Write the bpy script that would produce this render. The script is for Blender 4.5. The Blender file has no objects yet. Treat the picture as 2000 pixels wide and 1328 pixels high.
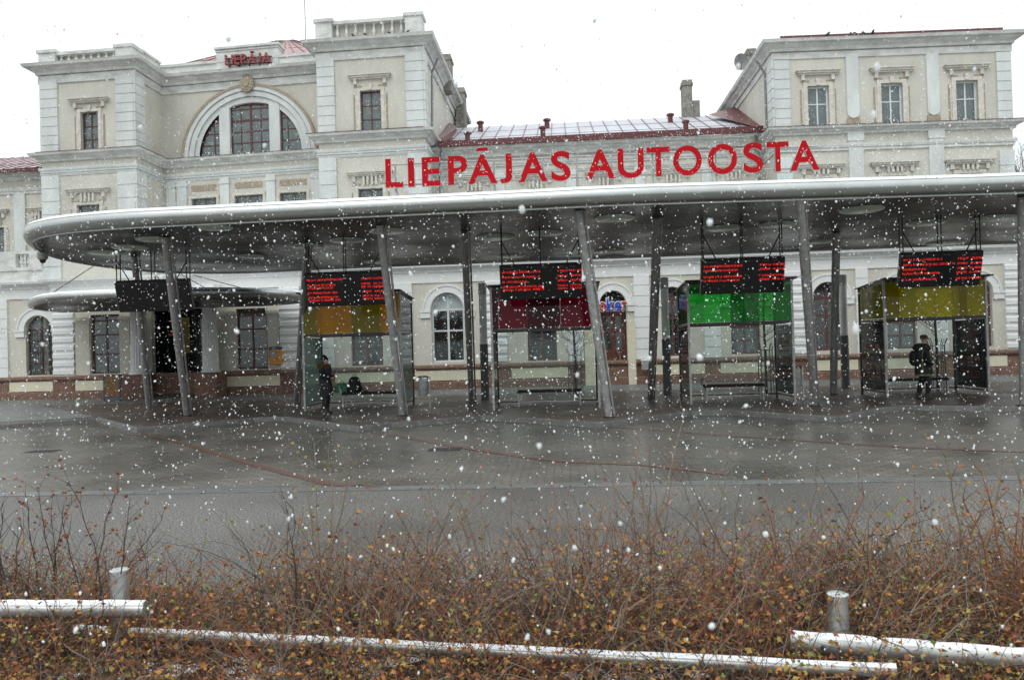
import bpy, bmesh, math, random
from mathutils import Vector, Matrix
R = math.radians
rnd = random.Random(7)
sc = bpy.context.scene
COL = sc.collection
# ------------------------------------------------------------------ camera
H = 1.85; YAW, PITCH, ROLL = R(4), R(.6), R(1.65); F = 1525.0
fw = Vector((-math.sin(YAW)*math.cos(PITCH), math.cos(YAW)*math.cos(PITCH), math.sin(PITCH)))
r0 = Vector((math.cos(YAW), math.sin(YAW), 0)); u0 = r0.cross(fw)
rt = r0*math.cos(ROLL) - u0*math.sin(ROLL); up = r0*math.sin(ROLL) + u0*math.cos(ROLL)
cd = bpy.data.cameras.new('camera'); cam = bpy.data.objects.new('camera', cd); COL.objects.link(cam)
M4 = Matrix.Identity(4)
for i in range(3):
    M4[i][0] = rt[i]; M4[i][1] = up[i]; M4[i][2] = -fw[i]
M4[2][3] = H
cam.matrix_world = M4
cd.sensor_width = 36; cd.lens = F/2000*36; cd.clip_start = .05; cd.clip_end = 1200
cd.dof.use_dof = True; cd.dof.focus_distance = 24; cd.dof.aperture_fstop = 6.5
sc.camera = cam
sc.render.resolution_x = 1024; sc.render.resolution_y = 679
# ------------------------------------------------------------------ world: overcast sky
W = bpy.data.worlds.new('World'); sc.world = W; W.use_nodes = True
nt = W.node_tree; nt.nodes.clear()
o = nt.nodes.new('ShaderNodeOutputWorld'); bg = nt.nodes.new('ShaderNodeBackground')
sky = nt.nodes.new('ShaderNodeTexSky'); sky.sky_type = 'NISHITA'; sky.sun_disc = False
sky.sun_elevation = R(48); sky.sun_rotation = R(160)
hs = nt.nodes.new('ShaderNodeHueSaturation'); hs.inputs['Saturation'].default_value = .12
nt.links.new(sky.outputs[0], hs.inputs['Color'])
tc = nt.nodes.new('ShaderNodeTexCoord'); sp = nt.nodes.new('ShaderNodeSeparateXYZ'); nt.links.new(tc.outputs['Generated'], sp.inputs[0])
rp = nt.nodes.new('ShaderNodeValToRGB'); nt.links.new(sp.outputs['Z'], rp.inputs[0])
e = rp.color_ramp.elements
e[0].position = 0; e[0].color = (7.35, 7.85, 7.9, 1); e[1].position = 1; e[1].color = (15.5, 16.5, 16.8, 1)
mx = nt.nodes.new('ShaderNodeMix'); mx.data_type = 'RGBA'; mx.inputs['Factor'].default_value = .93
nt.links.new(hs.outputs[0], mx.inputs['A']); nt.links.new(rp.outputs[0], mx.inputs['B'])
nt.links.new(mx.outputs['Result'], bg.inputs['Color']); bg.inputs['Strength'].default_value = .105
nt.links.new(bg.outputs[0], o.inputs[0])
sl = bpy.data.lights.new('sun', 'SUN'); sl.energy = .6; sl.angle = R(25); sl.color = (1, .97, .93)
so = bpy.data.objects.new('sun', sl); COL.objects.link(so); so.rotation_euler = (R(42), 0, R(-20))
sc.view_settings.view_transform = 'Standard'; sc.view_settings.look = 'None'
sc.view_settings.exposure = .17; sc.view_settings.gamma = 1
# ------------------------------------------------------------------ measuring helpers
def ray(px, py): return fw + rt*((px-1000)/F) - up*((py-664)/F)
def on_y(px, py, Y):
    d = ray(px, py); t = Y/d.y; return d.x*t, d.z*t + H
def on_z(px, py, Z=0.):
    d = ray(px, py); t = (Z-H)/d.z; return d.x*t, d.y*t
# ------------------------------------------------------------------ materials
MATS = {}
def mat(name, col, rough=.7, metal=0, var=0., vscale=3., bump=0., bscale=40., spec=.5, emit=None, estr=1., col2=None, streak=0.):
    if name in MATS: return MATS[name]
    m = bpy.data.materials.new(name); m.use_nodes = True; n = m.node_tree.nodes; L = m.node_tree.links
    b = n['Principled BSDF']; b.inputs['Base Color'].default_value = (*col, 1)
    b.inputs['Roughness'].default_value = rough; b.inputs['Metallic'].default_value = metal
    b.inputs['Specular IOR Level'].default_value = spec
    if var or col2 or streak:
        g = n.new('ShaderNodeNewGeometry'); mp = n.new('ShaderNodeMapping'); L.new(g.outputs['Position'], mp.inputs[0])
        if streak: mp.inputs['Scale'].default_value = (1, 1, streak)
        t = n.new('ShaderNodeTexNoise'); t.inputs['Scale'].default_value = vscale; t.inputs['Detail'].default_value = 8
        t.inputs['Roughness'].default_value = .65
        L.new(mp.outputs[0], t.inputs['Vector'])
        r = n.new('ShaderNodeValToRGB'); L.new(t.outputs['Fac'], r.inputs[0])
        r.color_ramp.elements[0].position = .33; r.color_ramp.elements[1].position = .62
        c2 = col2 or tuple(c*(1-var) for c in col)
        r.color_ramp.elements[0].color = (*c2, 1); r.color_ramp.elements[1].color = (*col, 1)
        L.new(r.outputs[0], b.inputs['Base Color'])
    if bump:
        g2 = n.new('ShaderNodeNewGeometry')
        t2 = n.new('ShaderNodeTexNoise'); t2.inputs['Scale'].default_value = bscale; t2.inputs['Detail'].default_value = 4
        L.new(g2.outputs['Position'], t2.inputs['Vector'])
        bp = n.new('ShaderNodeBump'); bp.inputs['Strength'].default_value = bump; bp.inputs['Distance'].default_value = .01
        L.new(t2.outputs['Fac'], bp.inputs['Height']); L.new(bp.outputs[0], b.inputs['Normal'])
    if emit:
        b.inputs['Emission Color'].default_value = (*emit, 1); b.inputs['Emission Strength'].default_value = estr
    MATS[name] = m; return m
CREAM = mat('cream_stucco', (.60, .58, .515), .9, var=.17, vscale=.9, bump=.3, streak=.45)
CREAM2 = mat('cream_paint_low', (.70, .66, .50), .85, var=.12, vscale=1.2, bump=.2)
WHITE = mat('white_stucco', (.67, .70, .685), .85, var=.22, vscale=1.1, bump=.3, streak=.35)
CORN = mat('weathered_moulding', (.69, .695, .67), .85, var=.33, vscale=1.6, bump=.4, streak=2.)
WORN = mat('worn_brown_stucco', (.40, .33, .25), .9, var=.3, vscale=6)
PLINTH = mat('red_brown_plinth', (.22, .125, .09), .8, var=.4, vscale=3, bump=.3)
ROOF = mat('red_sheet_roof', (.15, .055, .055), .45, var=.3, vscale=3)
DRED = mat('dark_red_trim', (.13, .026, .028), .4, var=.3, vscale=8)
FRAME = mat('red_brown_paint', (.105, .042, .036), .55, var=.3, vscale=10)
FRAMEW = mat('white_window_paint', (.62, .66, .68), .4)
GLASSG = mat('pane_curtained', (.13, .16, .16), .12, var=.35, vscale=2.5, spec=.8)
GLASSD = mat('pane_dark', (.015, .018, .02), .06, var=.3, vscale=3, spec=.9)
DARK = mat('painted_dark_interior', (.008, .009, .01), .6)
STEEL = mat('galvanised_steel', (.46, .465, .455), .38, .35, var=.35, vscale=7)
STEELB = mat('brushed_steel', (.42, .43, .42), .32, .6, var=.3, vscale=14)
DSTEEL = mat('dark_steel', (.055, .055, .052), .35, .6, var=.3, vscale=9)
ALU = mat('aluminium_sheet', (.52, .54, .53), .36, 1., var=.12, vscale=1.5)
BLACK = mat('black_housing', (.012, .012, .013), .4)
SCREEN = mat('black_screen', (.006, .006, .007), .25)
LED = mat('red_led', (.3, 0, 0), .5, emit=(1, .025, .02), estr=.85)
GREYTXT = mat('faded_grey_print', (.09, .09, .09), .6)
REDL = mat('red_letter_face', (.46, .006, .012), .75, spec=.15, var=.12, vscale=4)
LSIDE = mat('pale_letter_side', (.42, .42, .40), .5)
REDW = mat('worn_red_letter', (.30, .05, .055), .6, var=.45, vscale=9)
SNOW = mat('snow', (.86, .88, .9), .75, var=.06, vscale=20, bump=.5, bscale=60)
FLAKE = mat('snowflake', (.95, .97, .98), .9)
_n = FLAKE.node_tree.nodes; _l = FLAKE.node_tree.links; _t = _n.new('ShaderNodeBsdfTranslucent'); _t.inputs[0].default_value = (.97, .99, 1, 1)
_m = _n.new('ShaderNodeMixShader'); _m.inputs[0].default_value = .5; _l.new(_n['Principled BSDF'].outputs[0], _m.inputs[1]); _l.new(_t.outputs[0], _m.inputs[2]); _l.new(_m.outputs[0], _n['Material Output'].inputs[0])
WOODS = mat('slat_wood', (.03, .014, .011), .8, var=.4, vscale=12)
DOORM = mat('brown_door', (.14, .045, .022), .45, var=.35, vscale=6)
BARK = mat('bark', (.045, .04, .034), .85, var=.4, vscale=20)
BIRD = mat('dark_plumage', (.02, .02, .025), .7)
BRICKM = mat('chimney_render', (.30, .285, .25), .9, var=.5, vscale=4, bump=.5)
ORANGE = mat('orange_plastic', (.55, .22, .01), .4)
BLUE = mat('blue_plastic', (.015, .05, .14), .4)
def glass(name, col, opac, tint):
    m = bpy.data.materials.new(name); m.use_nodes = True; n = m.node_tree.nodes; L = m.node_tree.links
    out = n['Material Output']; n.remove(n['Principled BSDF'])
    tr = n.new('ShaderNodeBsdfTransparent'); tr.inputs[0].default_value = (*tint, 1)
    df = n.new('ShaderNodeBsdfDiffuse'); df.inputs[0].default_value = (*col, 1)
    tl = n.new('ShaderNodeBsdfTranslucent'); tl.inputs[0].default_value = (*col, 1)
    gl = n.new('ShaderNodeBsdfGlossy'); gl.inputs['Roughness'].default_value = .06
    m0 = n.new('ShaderNodeMixShader'); m0.inputs[0].default_value = .4; L.new(df.outputs[0], m0.inputs[1]); L.new(tl.outputs[0], m0.inputs[2])
    m1 = n.new('ShaderNodeMixShader'); L.new(tr.outputs[0], m1.inputs[1]); L.new(m0.outputs[0], m1.inputs[2])
    t = n.new('ShaderNodeTexNoise'); t.inputs['Scale'].default_value = 3; g = n.new('ShaderNodeNewGeometry'); L.new(g.outputs['Position'], t.inputs['Vector'])
    mr = n.new('ShaderNodeMapRange'); mr.inputs['To Min'].default_value = max(0, opac-.12); mr.inputs['To Max'].default_value = opac+.12
    L.new(t.outputs['Fac'], mr.inputs['Value']); L.new(mr.outputs[0], m1.inputs[0])
    m2 = n.new('ShaderNodeMixShader'); fr = n.new('ShaderNodeFresnel'); fr.inputs[0].default_value = 1.3
    L.new(fr.outputs[0], m2.inputs[0]); L.new(m1.outputs[0], m2.inputs[1]); L.new(gl.outputs[0], m2.inputs[2]); L.new(m2.outputs[0], out.inputs[0])
    return m
CLEAR = glass('clear_glass', (.4, .46, .46), .12, (.9, .95, .94))
FROST = glass('frosted_green_glass', (.50, .68, .63), .6, (.7, .9, .85))
GORANGE = [glass('amber_panel', (.80, .42, .008), .68, (.8, .48, .02)), glass('olive_panel', (.50, .42, .03), .68, (.5, .45, .06))]
GRED = [glass('crimson_panel', (.36, .018, .05), .7, (.45, .04, .08)), glass('dark_crimson_panel', (.14, .018, .035), .78, (.3, .03, .06))]
GGREEN = [glass('green_panel', (.09, .5, .14), .34, (.16, .78, .24))]*2
GYELL = [glass('yellow_panel', (.70, .63, .012), .62, (.80, .76, .02)), glass('dark_yellow_panel', (.46, .38, .01), .75, (.4, .35, .01))]
def tex_mat(name, brick, c1, c2, mort, rough0, rough1, nscale=.35, rot=0, wetdark=.5, msize=.012, bump=.3, spec=.5, fscale=60):
    m = bpy.data.materials.new(name); m.use_nodes = True; n = m.node_tree.nodes; L = m.node_tree.links; b = n['Principled BSDF']
    g = n.new('ShaderNodeNewGeometry'); mp = n.new('ShaderNodeMapping'); mp.inputs['Rotation'].default_value = (0, 0, rot); L.new(g.outputs['Position'], mp.inputs[0])
    nz = n.new('ShaderNodeTexNoise'); nz.inputs['Scale'].default_value = nscale; nz.inputs['Detail'].default_value = 6; L.new(mp.outputs[0], nz.inputs['Vector'])
    fine = n.new('ShaderNodeTexNoise'); fine.inputs['Scale'].default_value = fscale; fine.inputs['Detail'].default_value = 3; L.new(mp.outputs[0], fine.inputs['Vector'])
    if brick:
        bt = n.new('ShaderNodeTexBrick'); L.new(mp.outputs[0], bt.inputs['Vector']); bt.inputs['Scale'].default_value = 1
        bt.inputs['Brick Width'].default_value = brick[0]; bt.inputs['Row Height'].default_value = brick[1]; bt.inputs['Mortar Size'].default_value = msize
        bt.inputs['Color1'].default_value = (*c1, 1); bt.inputs['Color2'].default_value = (*c2, 1); bt.inputs['Mortar'].default_value = (*mort, 1)
        src = bt.outputs['Color']
    else:
        cr = n.new('ShaderNodeValToRGB'); cr.color_ramp.elements[0].color = (*c1, 1); cr.color_ramp.elements[1].color = (*c2, 1)
        cr.color_ramp.elements[0].position = .4; cr.color_ramp.elements[1].position = .6
        L.new(fine.outputs['Fac'], cr.inputs[0]); src = cr.outputs[0]
    r = n.new('ShaderNodeValToRGB'); r.color_ramp.elements[0].position = .38; r.color_ramp.elements[1].position = .62
    r.color_ramp.elements[0].color = (wetdark,)*3+(1,); r.color_ramp.elements[1].color = (1, 1, 1, 1); L.new(nz.outputs['Fac'], r.inputs[0])
    mu = n.new('ShaderNodeMix'); mu.data_type = 'RGBA'; mu.blend_type = 'MULTIPLY'; mu.inputs['Factor'].default_value = 1
    L.new(src, mu.inputs['A']); L.new(r.outputs[0], mu.inputs['B']); L.new(mu.outputs['Result'], b.inputs['Base Color'])
    rr = n.new('ShaderNodeMapRange'); rr.inputs['From Min'].default_value = .38; rr.inputs['From Max'].default_value = .62
    rr.inputs['To Min'].default_value = rough0; rr.inputs['To Max'].default_value = rough1; L.new(nz.outputs['Fac'], rr.inputs['Value']); L.new(rr.outputs[0], b.inputs['Roughness'])
    b.inputs['Specular IOR Level'].default_value = spec
    bp = n.new('ShaderNodeBump'); bp.inputs['Strength'].default_value = bump; bp.inputs['Distance'].default_value = .006
    if brick:
        ad = n.new('ShaderNodeMath'); ad.operation = 'MULTIPLY_ADD'; L.new(bt.outputs['Fac'], ad.inputs[0]); ad.inputs[1].default_value = -1.2; L.new(fine.outputs['Fac'], ad.inputs[2]); L.new(ad.outputs[0], bp.inputs['Height'])
    else: L.new(fine.outputs['Fac'], bp.inputs['Height'])
    L.new(bp.outputs[0], b.inputs['Normal']); MATS[name] = m; return m
# ------------------------------------------------------------------ mesh builder
WX = [(-40, -.3), (-24, -.27), (-19.5, -.19), (-15, 0), (-8, .12), (-5, .14), (2, .12), (9, .08), (19.5, -.1), (40, -.2)]
def warp(x, z):          # the old building has settled a little: its long mouldings sag toward the ends
    for (a, wa), (b, wb) in zip(WX, WX[1:]):
        if x <= b: w = wa + (wb-wa)*max(0, min(1, (x-a)/(b-a))); break
    else: w = WX[-1][1]
    return z + w*max(0, z)/15
def tag(o, label=None, cat=None, group=None, kind=None):
    if label: o['label'] = label
    if cat: o['category'] = cat
    if group: o['group'] = group
    if kind: o['kind'] = kind
    return o
def empty(name, loc, label, cat, group=None, rz=0):
    e = bpy.data.objects.new(name, None); e.empty_display_size = .3; COL.objects.link(e); e.location = loc; e.rotation_euler = (0, 0, rz)
    return tag(e, label, cat, group)
class MB:
    def __init__(s): s.v = []; s.f = []; s.mi = []; s.m = 0
    def box(s, x0, x1, y0, y1, z0, z1):
        i = len(s.v)
        s.v += [(x0, y0, z0), (x1, y0, z0), (x1, y1, z0), (x0, y1, z0), (x0, y0, z1), (x1, y0, z1), (x1, y1, z1), (x0, y1, z1)]
        for f in ((0, 3, 2, 1), (4, 5, 6, 7), (0, 1, 5, 4), (1, 2, 6, 5), (2, 3, 7, 6), (3, 0, 4, 7)): s.face([i+k for k in f])
        return s
    def face(s, f): s.f.append(tuple(f)); s.mi.append(s.m)
    def poly(s, pts):
        i = len(s.v); s.v += [tuple(p) for p in pts]; s.face(range(i, i+len(pts))); return s
    def prism(s, pts, d):      # closed polygon pts, extruded by vector d
        n = len(pts); i = len(s.v); d = Vector(d)
        s.v += [tuple(p) for p in pts] + [tuple(Vector(p)+d) for p in pts]
        s.face(range(i, i+n)); s.face([i+n+k for k in reversed(range(n))])
        for k in range(n): s.face((i+k, i+(k+1) % n, i+n+(k+1) % n, i+n+k))
        return s
    def tube(s, pts, r, n=8, cap=True):
        pts = [Vector(p) for p in pts]; rs = r if isinstance(r, (list, tuple)) else [r]*len(pts); i0 = len(s.v); pn = None
        for k, p in enumerate(pts):
            a = pts[max(0, k-1)]; b = pts[min(len(pts)-1, k+1)]; d = (b-a)
            d = d.normalized() if d.length > 1e-9 else Vector((0, 0, 1))
            if pn is None: pn = d.orthogonal().normalized()
            pn = (pn - d*pn.dot(d)); pn = pn.normalized() if pn.length > 1e-6 else d.orthogonal().normalized(); q = d.cross(pn)
            for j in range(n):
                a_ = 2*math.pi*j/n; s.v.append(tuple(p + (pn*math.cos(a_)+q*math.sin(a_))*rs[k]))
        for k in range(len(pts)-1):
            for j in range(n):
                a_ = i0+k*n+j; b_ = i0+k*n+(j+1) % n; s.face((a_, b_, b_+n, a_+n))
        if cap and n > 2: s.face([i0+j for j in reversed(range(n))]); s.face([i0+(len(pts)-1)*n+j for j in range(n)])
        return s
    def lathe(s, c, prof, n=16, axis=2, arc=None):       # prof [(r,z)]
        i0 = len(s.v)
        for r, z in prof:
            for j in range(n):
                a = 2*math.pi*j/n; s.v.append((c[0]+r*math.cos(a), c[1]+r*math.sin(a), c[2]+z))
        for k in range(len(prof)-1):
            for j in range(n):
                a = i0+k*n+j; b = i0+k*n+(j+1) % n; s.face((a, b, b+n, a+n))
        s.face([i0+j for j in reversed(range(n))]); s.face([i0+(len(prof)-1)*n+j for j in range(n)]); return s
    def loft(s, rings, n=14):      # rings: (cx,cy,cz,rx,ry[,ang])
        i0 = len(s.v)
        for q in rings:
            cx, cy, cz, rx, ry = q[:5]; an = q[5] if len(q) > 5 else 0
            for j in range(n):
                a = 2*math.pi*j/n; x = rx*math.cos(a); y = ry*math.sin(a)
                s.v.append((cx+x*math.cos(an)-y*math.sin(an), cy+x*math.sin(an)+y*math.cos(an), cz))
        for k in range(len(rings)-1):
            for j in range(n):
                a = i0+k*n+j; b = i0+k*n+(j+1) % n; s.face((a, b, b+n, a+n))
        s.face([i0+j for j in reversed(range(n))]); s.face([i0+(len(rings)-1)*n+j for j in range(n)]); return s
    def sweep(s, path, prof, close=False):    # plan path walked with the outside on the right; prof [(out,z)] closed section
        P = [Vector((p[0], p[1])) for p in path]; n = len(P); offs = []
        for k in range(n):
            ds = []
            if k > 0 or close: ds.append((P[k]-P[k-1]).normalized())
            if k < n-1 or close: ds.append((P[(k+1) % n]-P[k]).normalized())
            ns = [Vector((d.y, -d.x)) for d in ds]
            if len(ns) == 1: offs.append(ns[0])
            else:
                m = (ns[0]+ns[1]); m.normalize(); offs.append(m/max(.35, m.dot(ns[0])))
        i0 = len(s.v); q = len(prof)
        for k in range(n):
            for o_, z in prof: s.v.append((P[k].x+offs[k].x*o_, P[k].y+offs[k].y*o_, z))
        for k in range(n if close else n-1):
            k2 = (k+1) % n
            for j in range(q):
                j2 = (j+1) % q; s.face((i0+k*q+j, i0+k*q+j2, i0+k2*q+j2, i0+k2*q+j))
        if not close: s.face([i0+j for j in range(q)]); s.face([i0+(n-1)*q+j for j in reversed(range(q))])
        return s
    def build(s, name, mats, parent=None, smooth=False, wrp=False, bevel=0):
        me = bpy.data.meshes.new(name)
        vs = [(x, y, warp(x, z)) for x, y, z in s.v] if wrp else s.v
        me.from_pydata(vs, [], s.f)
        if not isinstance(mats, (list, tuple)): mats = [mats]
        for m in mats: me.materials.append(m)
        me.polygons.foreach_set('material_index', s.mi)
        if smooth: me.polygons.foreach_set('use_smooth', [True]*len(s.f))
        me.validate(); bm = bmesh.new(); bm.from_mesh(me); bmesh.ops.recalc_face_normals(bm, faces=bm.faces); bm.to_mesh(me); bm.free()
        if smooth:
            try: me.set_sharp_from_angle(angle=R(40))
            except Exception: pass
        ob = bpy.data.objects.new(name, me); COL.objects.link(ob)
        if parent: ob.parent = parent; ob.matrix_parent_inverse = Matrix.Identity(4)
        if bevel:
            md = ob.modifiers.new('bevel', 'BEVEL'); md.width = bevel; md.segments = 1; md.limit_method = 'ANGLE'
        return ob
def children(o): return [c for c in bpy.data.objects if c.parent == o]
def copy_tree(o, parent=None):
    c = o.copy(); COL.objects.link(c); c.parent = parent
    for ch in children(o): copy_tree(ch, c)
    return c
def text_mesh(s, size, depth, bold=0., sx=1.):
    cu = bpy.data.curves.new('t', 'FONT'); cu.body = s; cu.size = size; cu.extrude = depth; cu.offset = bold; cu.resolution_u = 6
    ob = bpy.data.objects.new('t', cu); COL.objects.link(ob); bpy.context.view_layer.update()
    me = bpy.data.meshes.new_from_object(ob.evaluated_get(bpy.context.evaluated_depsgraph_get()))
    bpy.data.objects.remove(ob)
    return me
# ------------------------------------------------------------------ ground
def sheet(name, pts, z, m, mats=None):
    b = MB(); b.poly([(x, y, z) for x, y in pts]); return tag(b.build(name, m), kind='structure')
GRASS = mat('damp_ground', (.05, .045, .035), .9, var=.5, vscale=.5, bump=.5)
ASPH = tex_mat('wet_asphalt', None, (.03, .028, .025), (.24, .228, .21), (0, 0, 0), .3, .55, .28, wetdark=.66, bump=1., spec=.45, fscale=44)
BAY = tex_mat('wet_block_paving', (.24, .12), (.14, .13, .114), (.19, .173, .15), (.06, .055, .05), .14, .42, .33, wetdark=.6, bump=.5, msize=.010)
PLAT = tex_mat('platform_pavers', (.2, .1), (.10, .074, .06), (.14, .10, .08), (.025, .02, .018), .3, .5, .4, wetdark=.7, bump=.5, msize=.008)
PGREY = tex_mat('grey_pavers', (.22, .11), (.17, .175, .17), (.21, .215, .21), (.08, .08, .08), .35, .55, .4, wetdark=.8, bump=.4, msize=.008)
CONC = mat('kerb_concrete', (.16, .16, .152), .6, var=.35, vscale=5, bump=.4)
CONCL = mat('wet_gutter_concrete', (.17, .172, .17), .35, var=.3, vscale=7, bump=.4)
sheet('ground', [(-400, -60), (400, -60), (400, 600), (-400, 600)], -.06, GRASS)
sheet('bus_bay_paving', [(-70, 10.62), (70, 10.62), (70, 31), (-70, 31)], 0, BAY)
sheet('asphalt_road', [(-70, 5.15), (70, 5.15), (70, 10.3), (-70, 10.3)], 0, ASPH)
b = MB(); x = -40
while x < 40:
    b.box(x, x+.985, 10.305, 10.45, -.03, .008+rnd.uniform(-.002, .003)); b.box(x+.2, x+1.185, 10.462, 10.615, -.03, .006+rnd.uniform(-.002, .003)); x += 1.0
tag(b.build('gutter_strip', CONCL), kind='structure')
KP = [(-40, 832), (0, 829), (190, 817), (266, 836), (497, 816), (553, 814), (700, 834), (766, 826), (938, 812), (1010, 815), (1172, 826), (1352, 803), (1420, 801), (1643, 815), (1720, 797), (1772, 792), (2000, 795)]
KW = [on_z(px, py, .12) for px, py in KP]
KW = [(-70, KW[0][1])] + KW + [(70, KW[-1][1])]
b = MB(); b.m = 0
b.poly([(x, y+.15, .12) for x, y in KW] + [(70, 29.5, .12), (-70, 29.5, .12)])
pl = tag(b.build('platform_pavement', PLAT), kind='structure')
b = MB(); b.sweep(KW, [(0, -.03), (-.015, .105), (-.03, .126), (-.15, .126), (-.15, -.03)]); tag(b.build('kerb', CONC), kind='structure')
b = MB(); b.poly([(-70, 29.5, .12), (70, 29.5, .12), (70, 34.6, .12), (-70, 34.6, .12)]); tag(b.build('rear_pavement', PGREY), kind='structure')
lp = [on_z(px, py, .124) for px, py in [(-60, 826), (0, 824), (186, 814), (120, 800), (40, 785), (-60, 784)]]
sheet('grey_pavement', lp, .124, PGREY)
REDBR = mat('red_line_pavers', (.15, .085, .068), .35, var=.3, vscale=9)
b = MB()
for line, w in (([(268, 843), (330, 858), (400, 878), (480, 902), (560, 924), (640, 944), (740, 953)], .16), ([(700, 838), (800, 856), (900, 873), (1010, 890), (1120, 902), (1260, 907), (1420, 925)], .16), ([(1170, 832), (1300, 841), (1440, 852), (1600, 862), (1780, 874), (2000, 882)], .14), ([(640, 956), (720, 946)], .1)):
    P = [on_z(px, py, .006) for px, py in line]; L_ = []; R_ = []
    for k, p in enumerate(P):
        a = Vector(P[max(0, k-1)]); c = Vector(P[min(len(P)-1, k+1)]); d = (c-a).normalized(); nn = Vector((-d.y, d.x))*w/2
        L_.append((p[0]+nn.x, p[1]+nn.y, .006)); R_.append((p[0]-nn.x, p[1]-nn.y, .006))
    for k in range(len(P)-1): b.poly([L_[k], L_[k+1], R_[k+1], R_[k]])
tag(b.build('red_paving_lines', REDBR), kind='structure')
b = MB()
nn = 60
def bedz(x, y): return .015*math.sin(x*2.1)+.02*math.sin(y*3+x)+.03
for i in range(nn):
    for j in range(14):
        x0 = -12+24*i/nn; x1 = -12+24*(i+1)/nn; y0 = -2+7.4*j/14; y1 = -2+7.4*(j+1)/14
        b.poly([(x0, y0, bedz(x0, y0)), (x1, y0, bedz(x1, y0)), (x1, y1, bedz(x1, y1)), (x0, y1, bedz(x0, y1))])
SOIL = mat('leaf_litter_soil', (.06, .036, .022), .9, var=.6, vscale=12, bump=1)
tag(b.build('planting_bed', SOIL), kind='structure')
# snow lying in patches in the bed
b = MB()
for k in range(420):
    x = rnd.uniform(-5, 4.5); y = rnd.uniform(2.6, 4.6); s_ = rnd.uniform(.03, .13)*(1.6 if x < -.8 and y < 4.2 else .7)
    z = bedz(x, y); n_ = 9
    ring = [(x+math.cos(a*2*math.pi/n_)*s_*rnd.uniform(.6, 1.2), y+math.sin(a*2*math.pi/n_)*s_*rnd.uniform(.5, 1.), z+.012) for a in range(n_)]
    for a in range(n_): b.poly([ring[a], ring[(a+1) % n_], (x, y, z+.03)])
tag(b.build('snow_patches', SNOW, smooth=True), 'thin white snow lying in patches between the stems of the planting bed', 'snow', kind='stuff')
# ------------------------------------------------------------------ facade helpers
def wall_holes(b, Y, x0, x1, z0, z1, holes, depth=.25):
    """front wall sheet in plane Y with rectangular / round-headed openings and their reveals. hole=(xa,xb,za,zb,arched)"""
    xs = sorted({x0, x1, *[h[0] for h in holes], *[h[1] for h in holes]}); zs = sorted({z0, z1, *[h[2] for h in holes], *[h[3] for h in holes]})
    xs = [x for x in xs if x0 <= x <= x1]; zs = [z for z in zs if z0 <= z <= z1]
    for xa, xb in zip(xs, xs[1:]):
        for za, zb in zip(zs, zs[1:]):
            cx = (xa+xb)/2; cz = (za+zb)/2
            if any(h[0] < cx < h[1] and h[2] < cz < h[3] for h in holes): continue
            b.poly([(xa, Y, za), (xb, Y, za), (xb, Y, zb), (xa, Y, zb)])
    for h in holes:
        xa, xb, za, zb, ar = h; r = (xb-xa)/2; zs_ = zb-r if ar else zb
        for X in (xa, xb): b.poly([(X, Y, za), (X, Y+depth, za), (X, Y+depth, zs_), (X, Y, zs_)])
        b.poly([(xa, Y, za), (xb, Y, za), (xb, Y+depth, za), (xa, Y+depth, za)])
        if ar:
            cx = (xa+xb)/2; n = 20; A = [(cx-r*math.cos(math.pi*k/n), zs_+r*math.sin(math.pi*k/n)) for k in range(n+1)]
            for k in range(n):
                (a, c), (d, e_) = A[k], A[k+1]
                b.poly([(a, Y, c), (d, Y, e_), (d, Y+depth, e_), (a, Y+depth, c)])
                b.poly([(a, Y, c), (d, Y, e_), (d, Y, zb), (a, Y, zb)] if abs(e_-zb) > 1e-6 or abs(c-zb) > 1e-6 else [(a, Y, c), (d, Y, e_), (d, Y, zb)])
        else: b.poly([(xa, Y, zb), (xb, Y, zb), (xb, Y+depth, zb), (xa, Y+depth, zb)])
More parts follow.
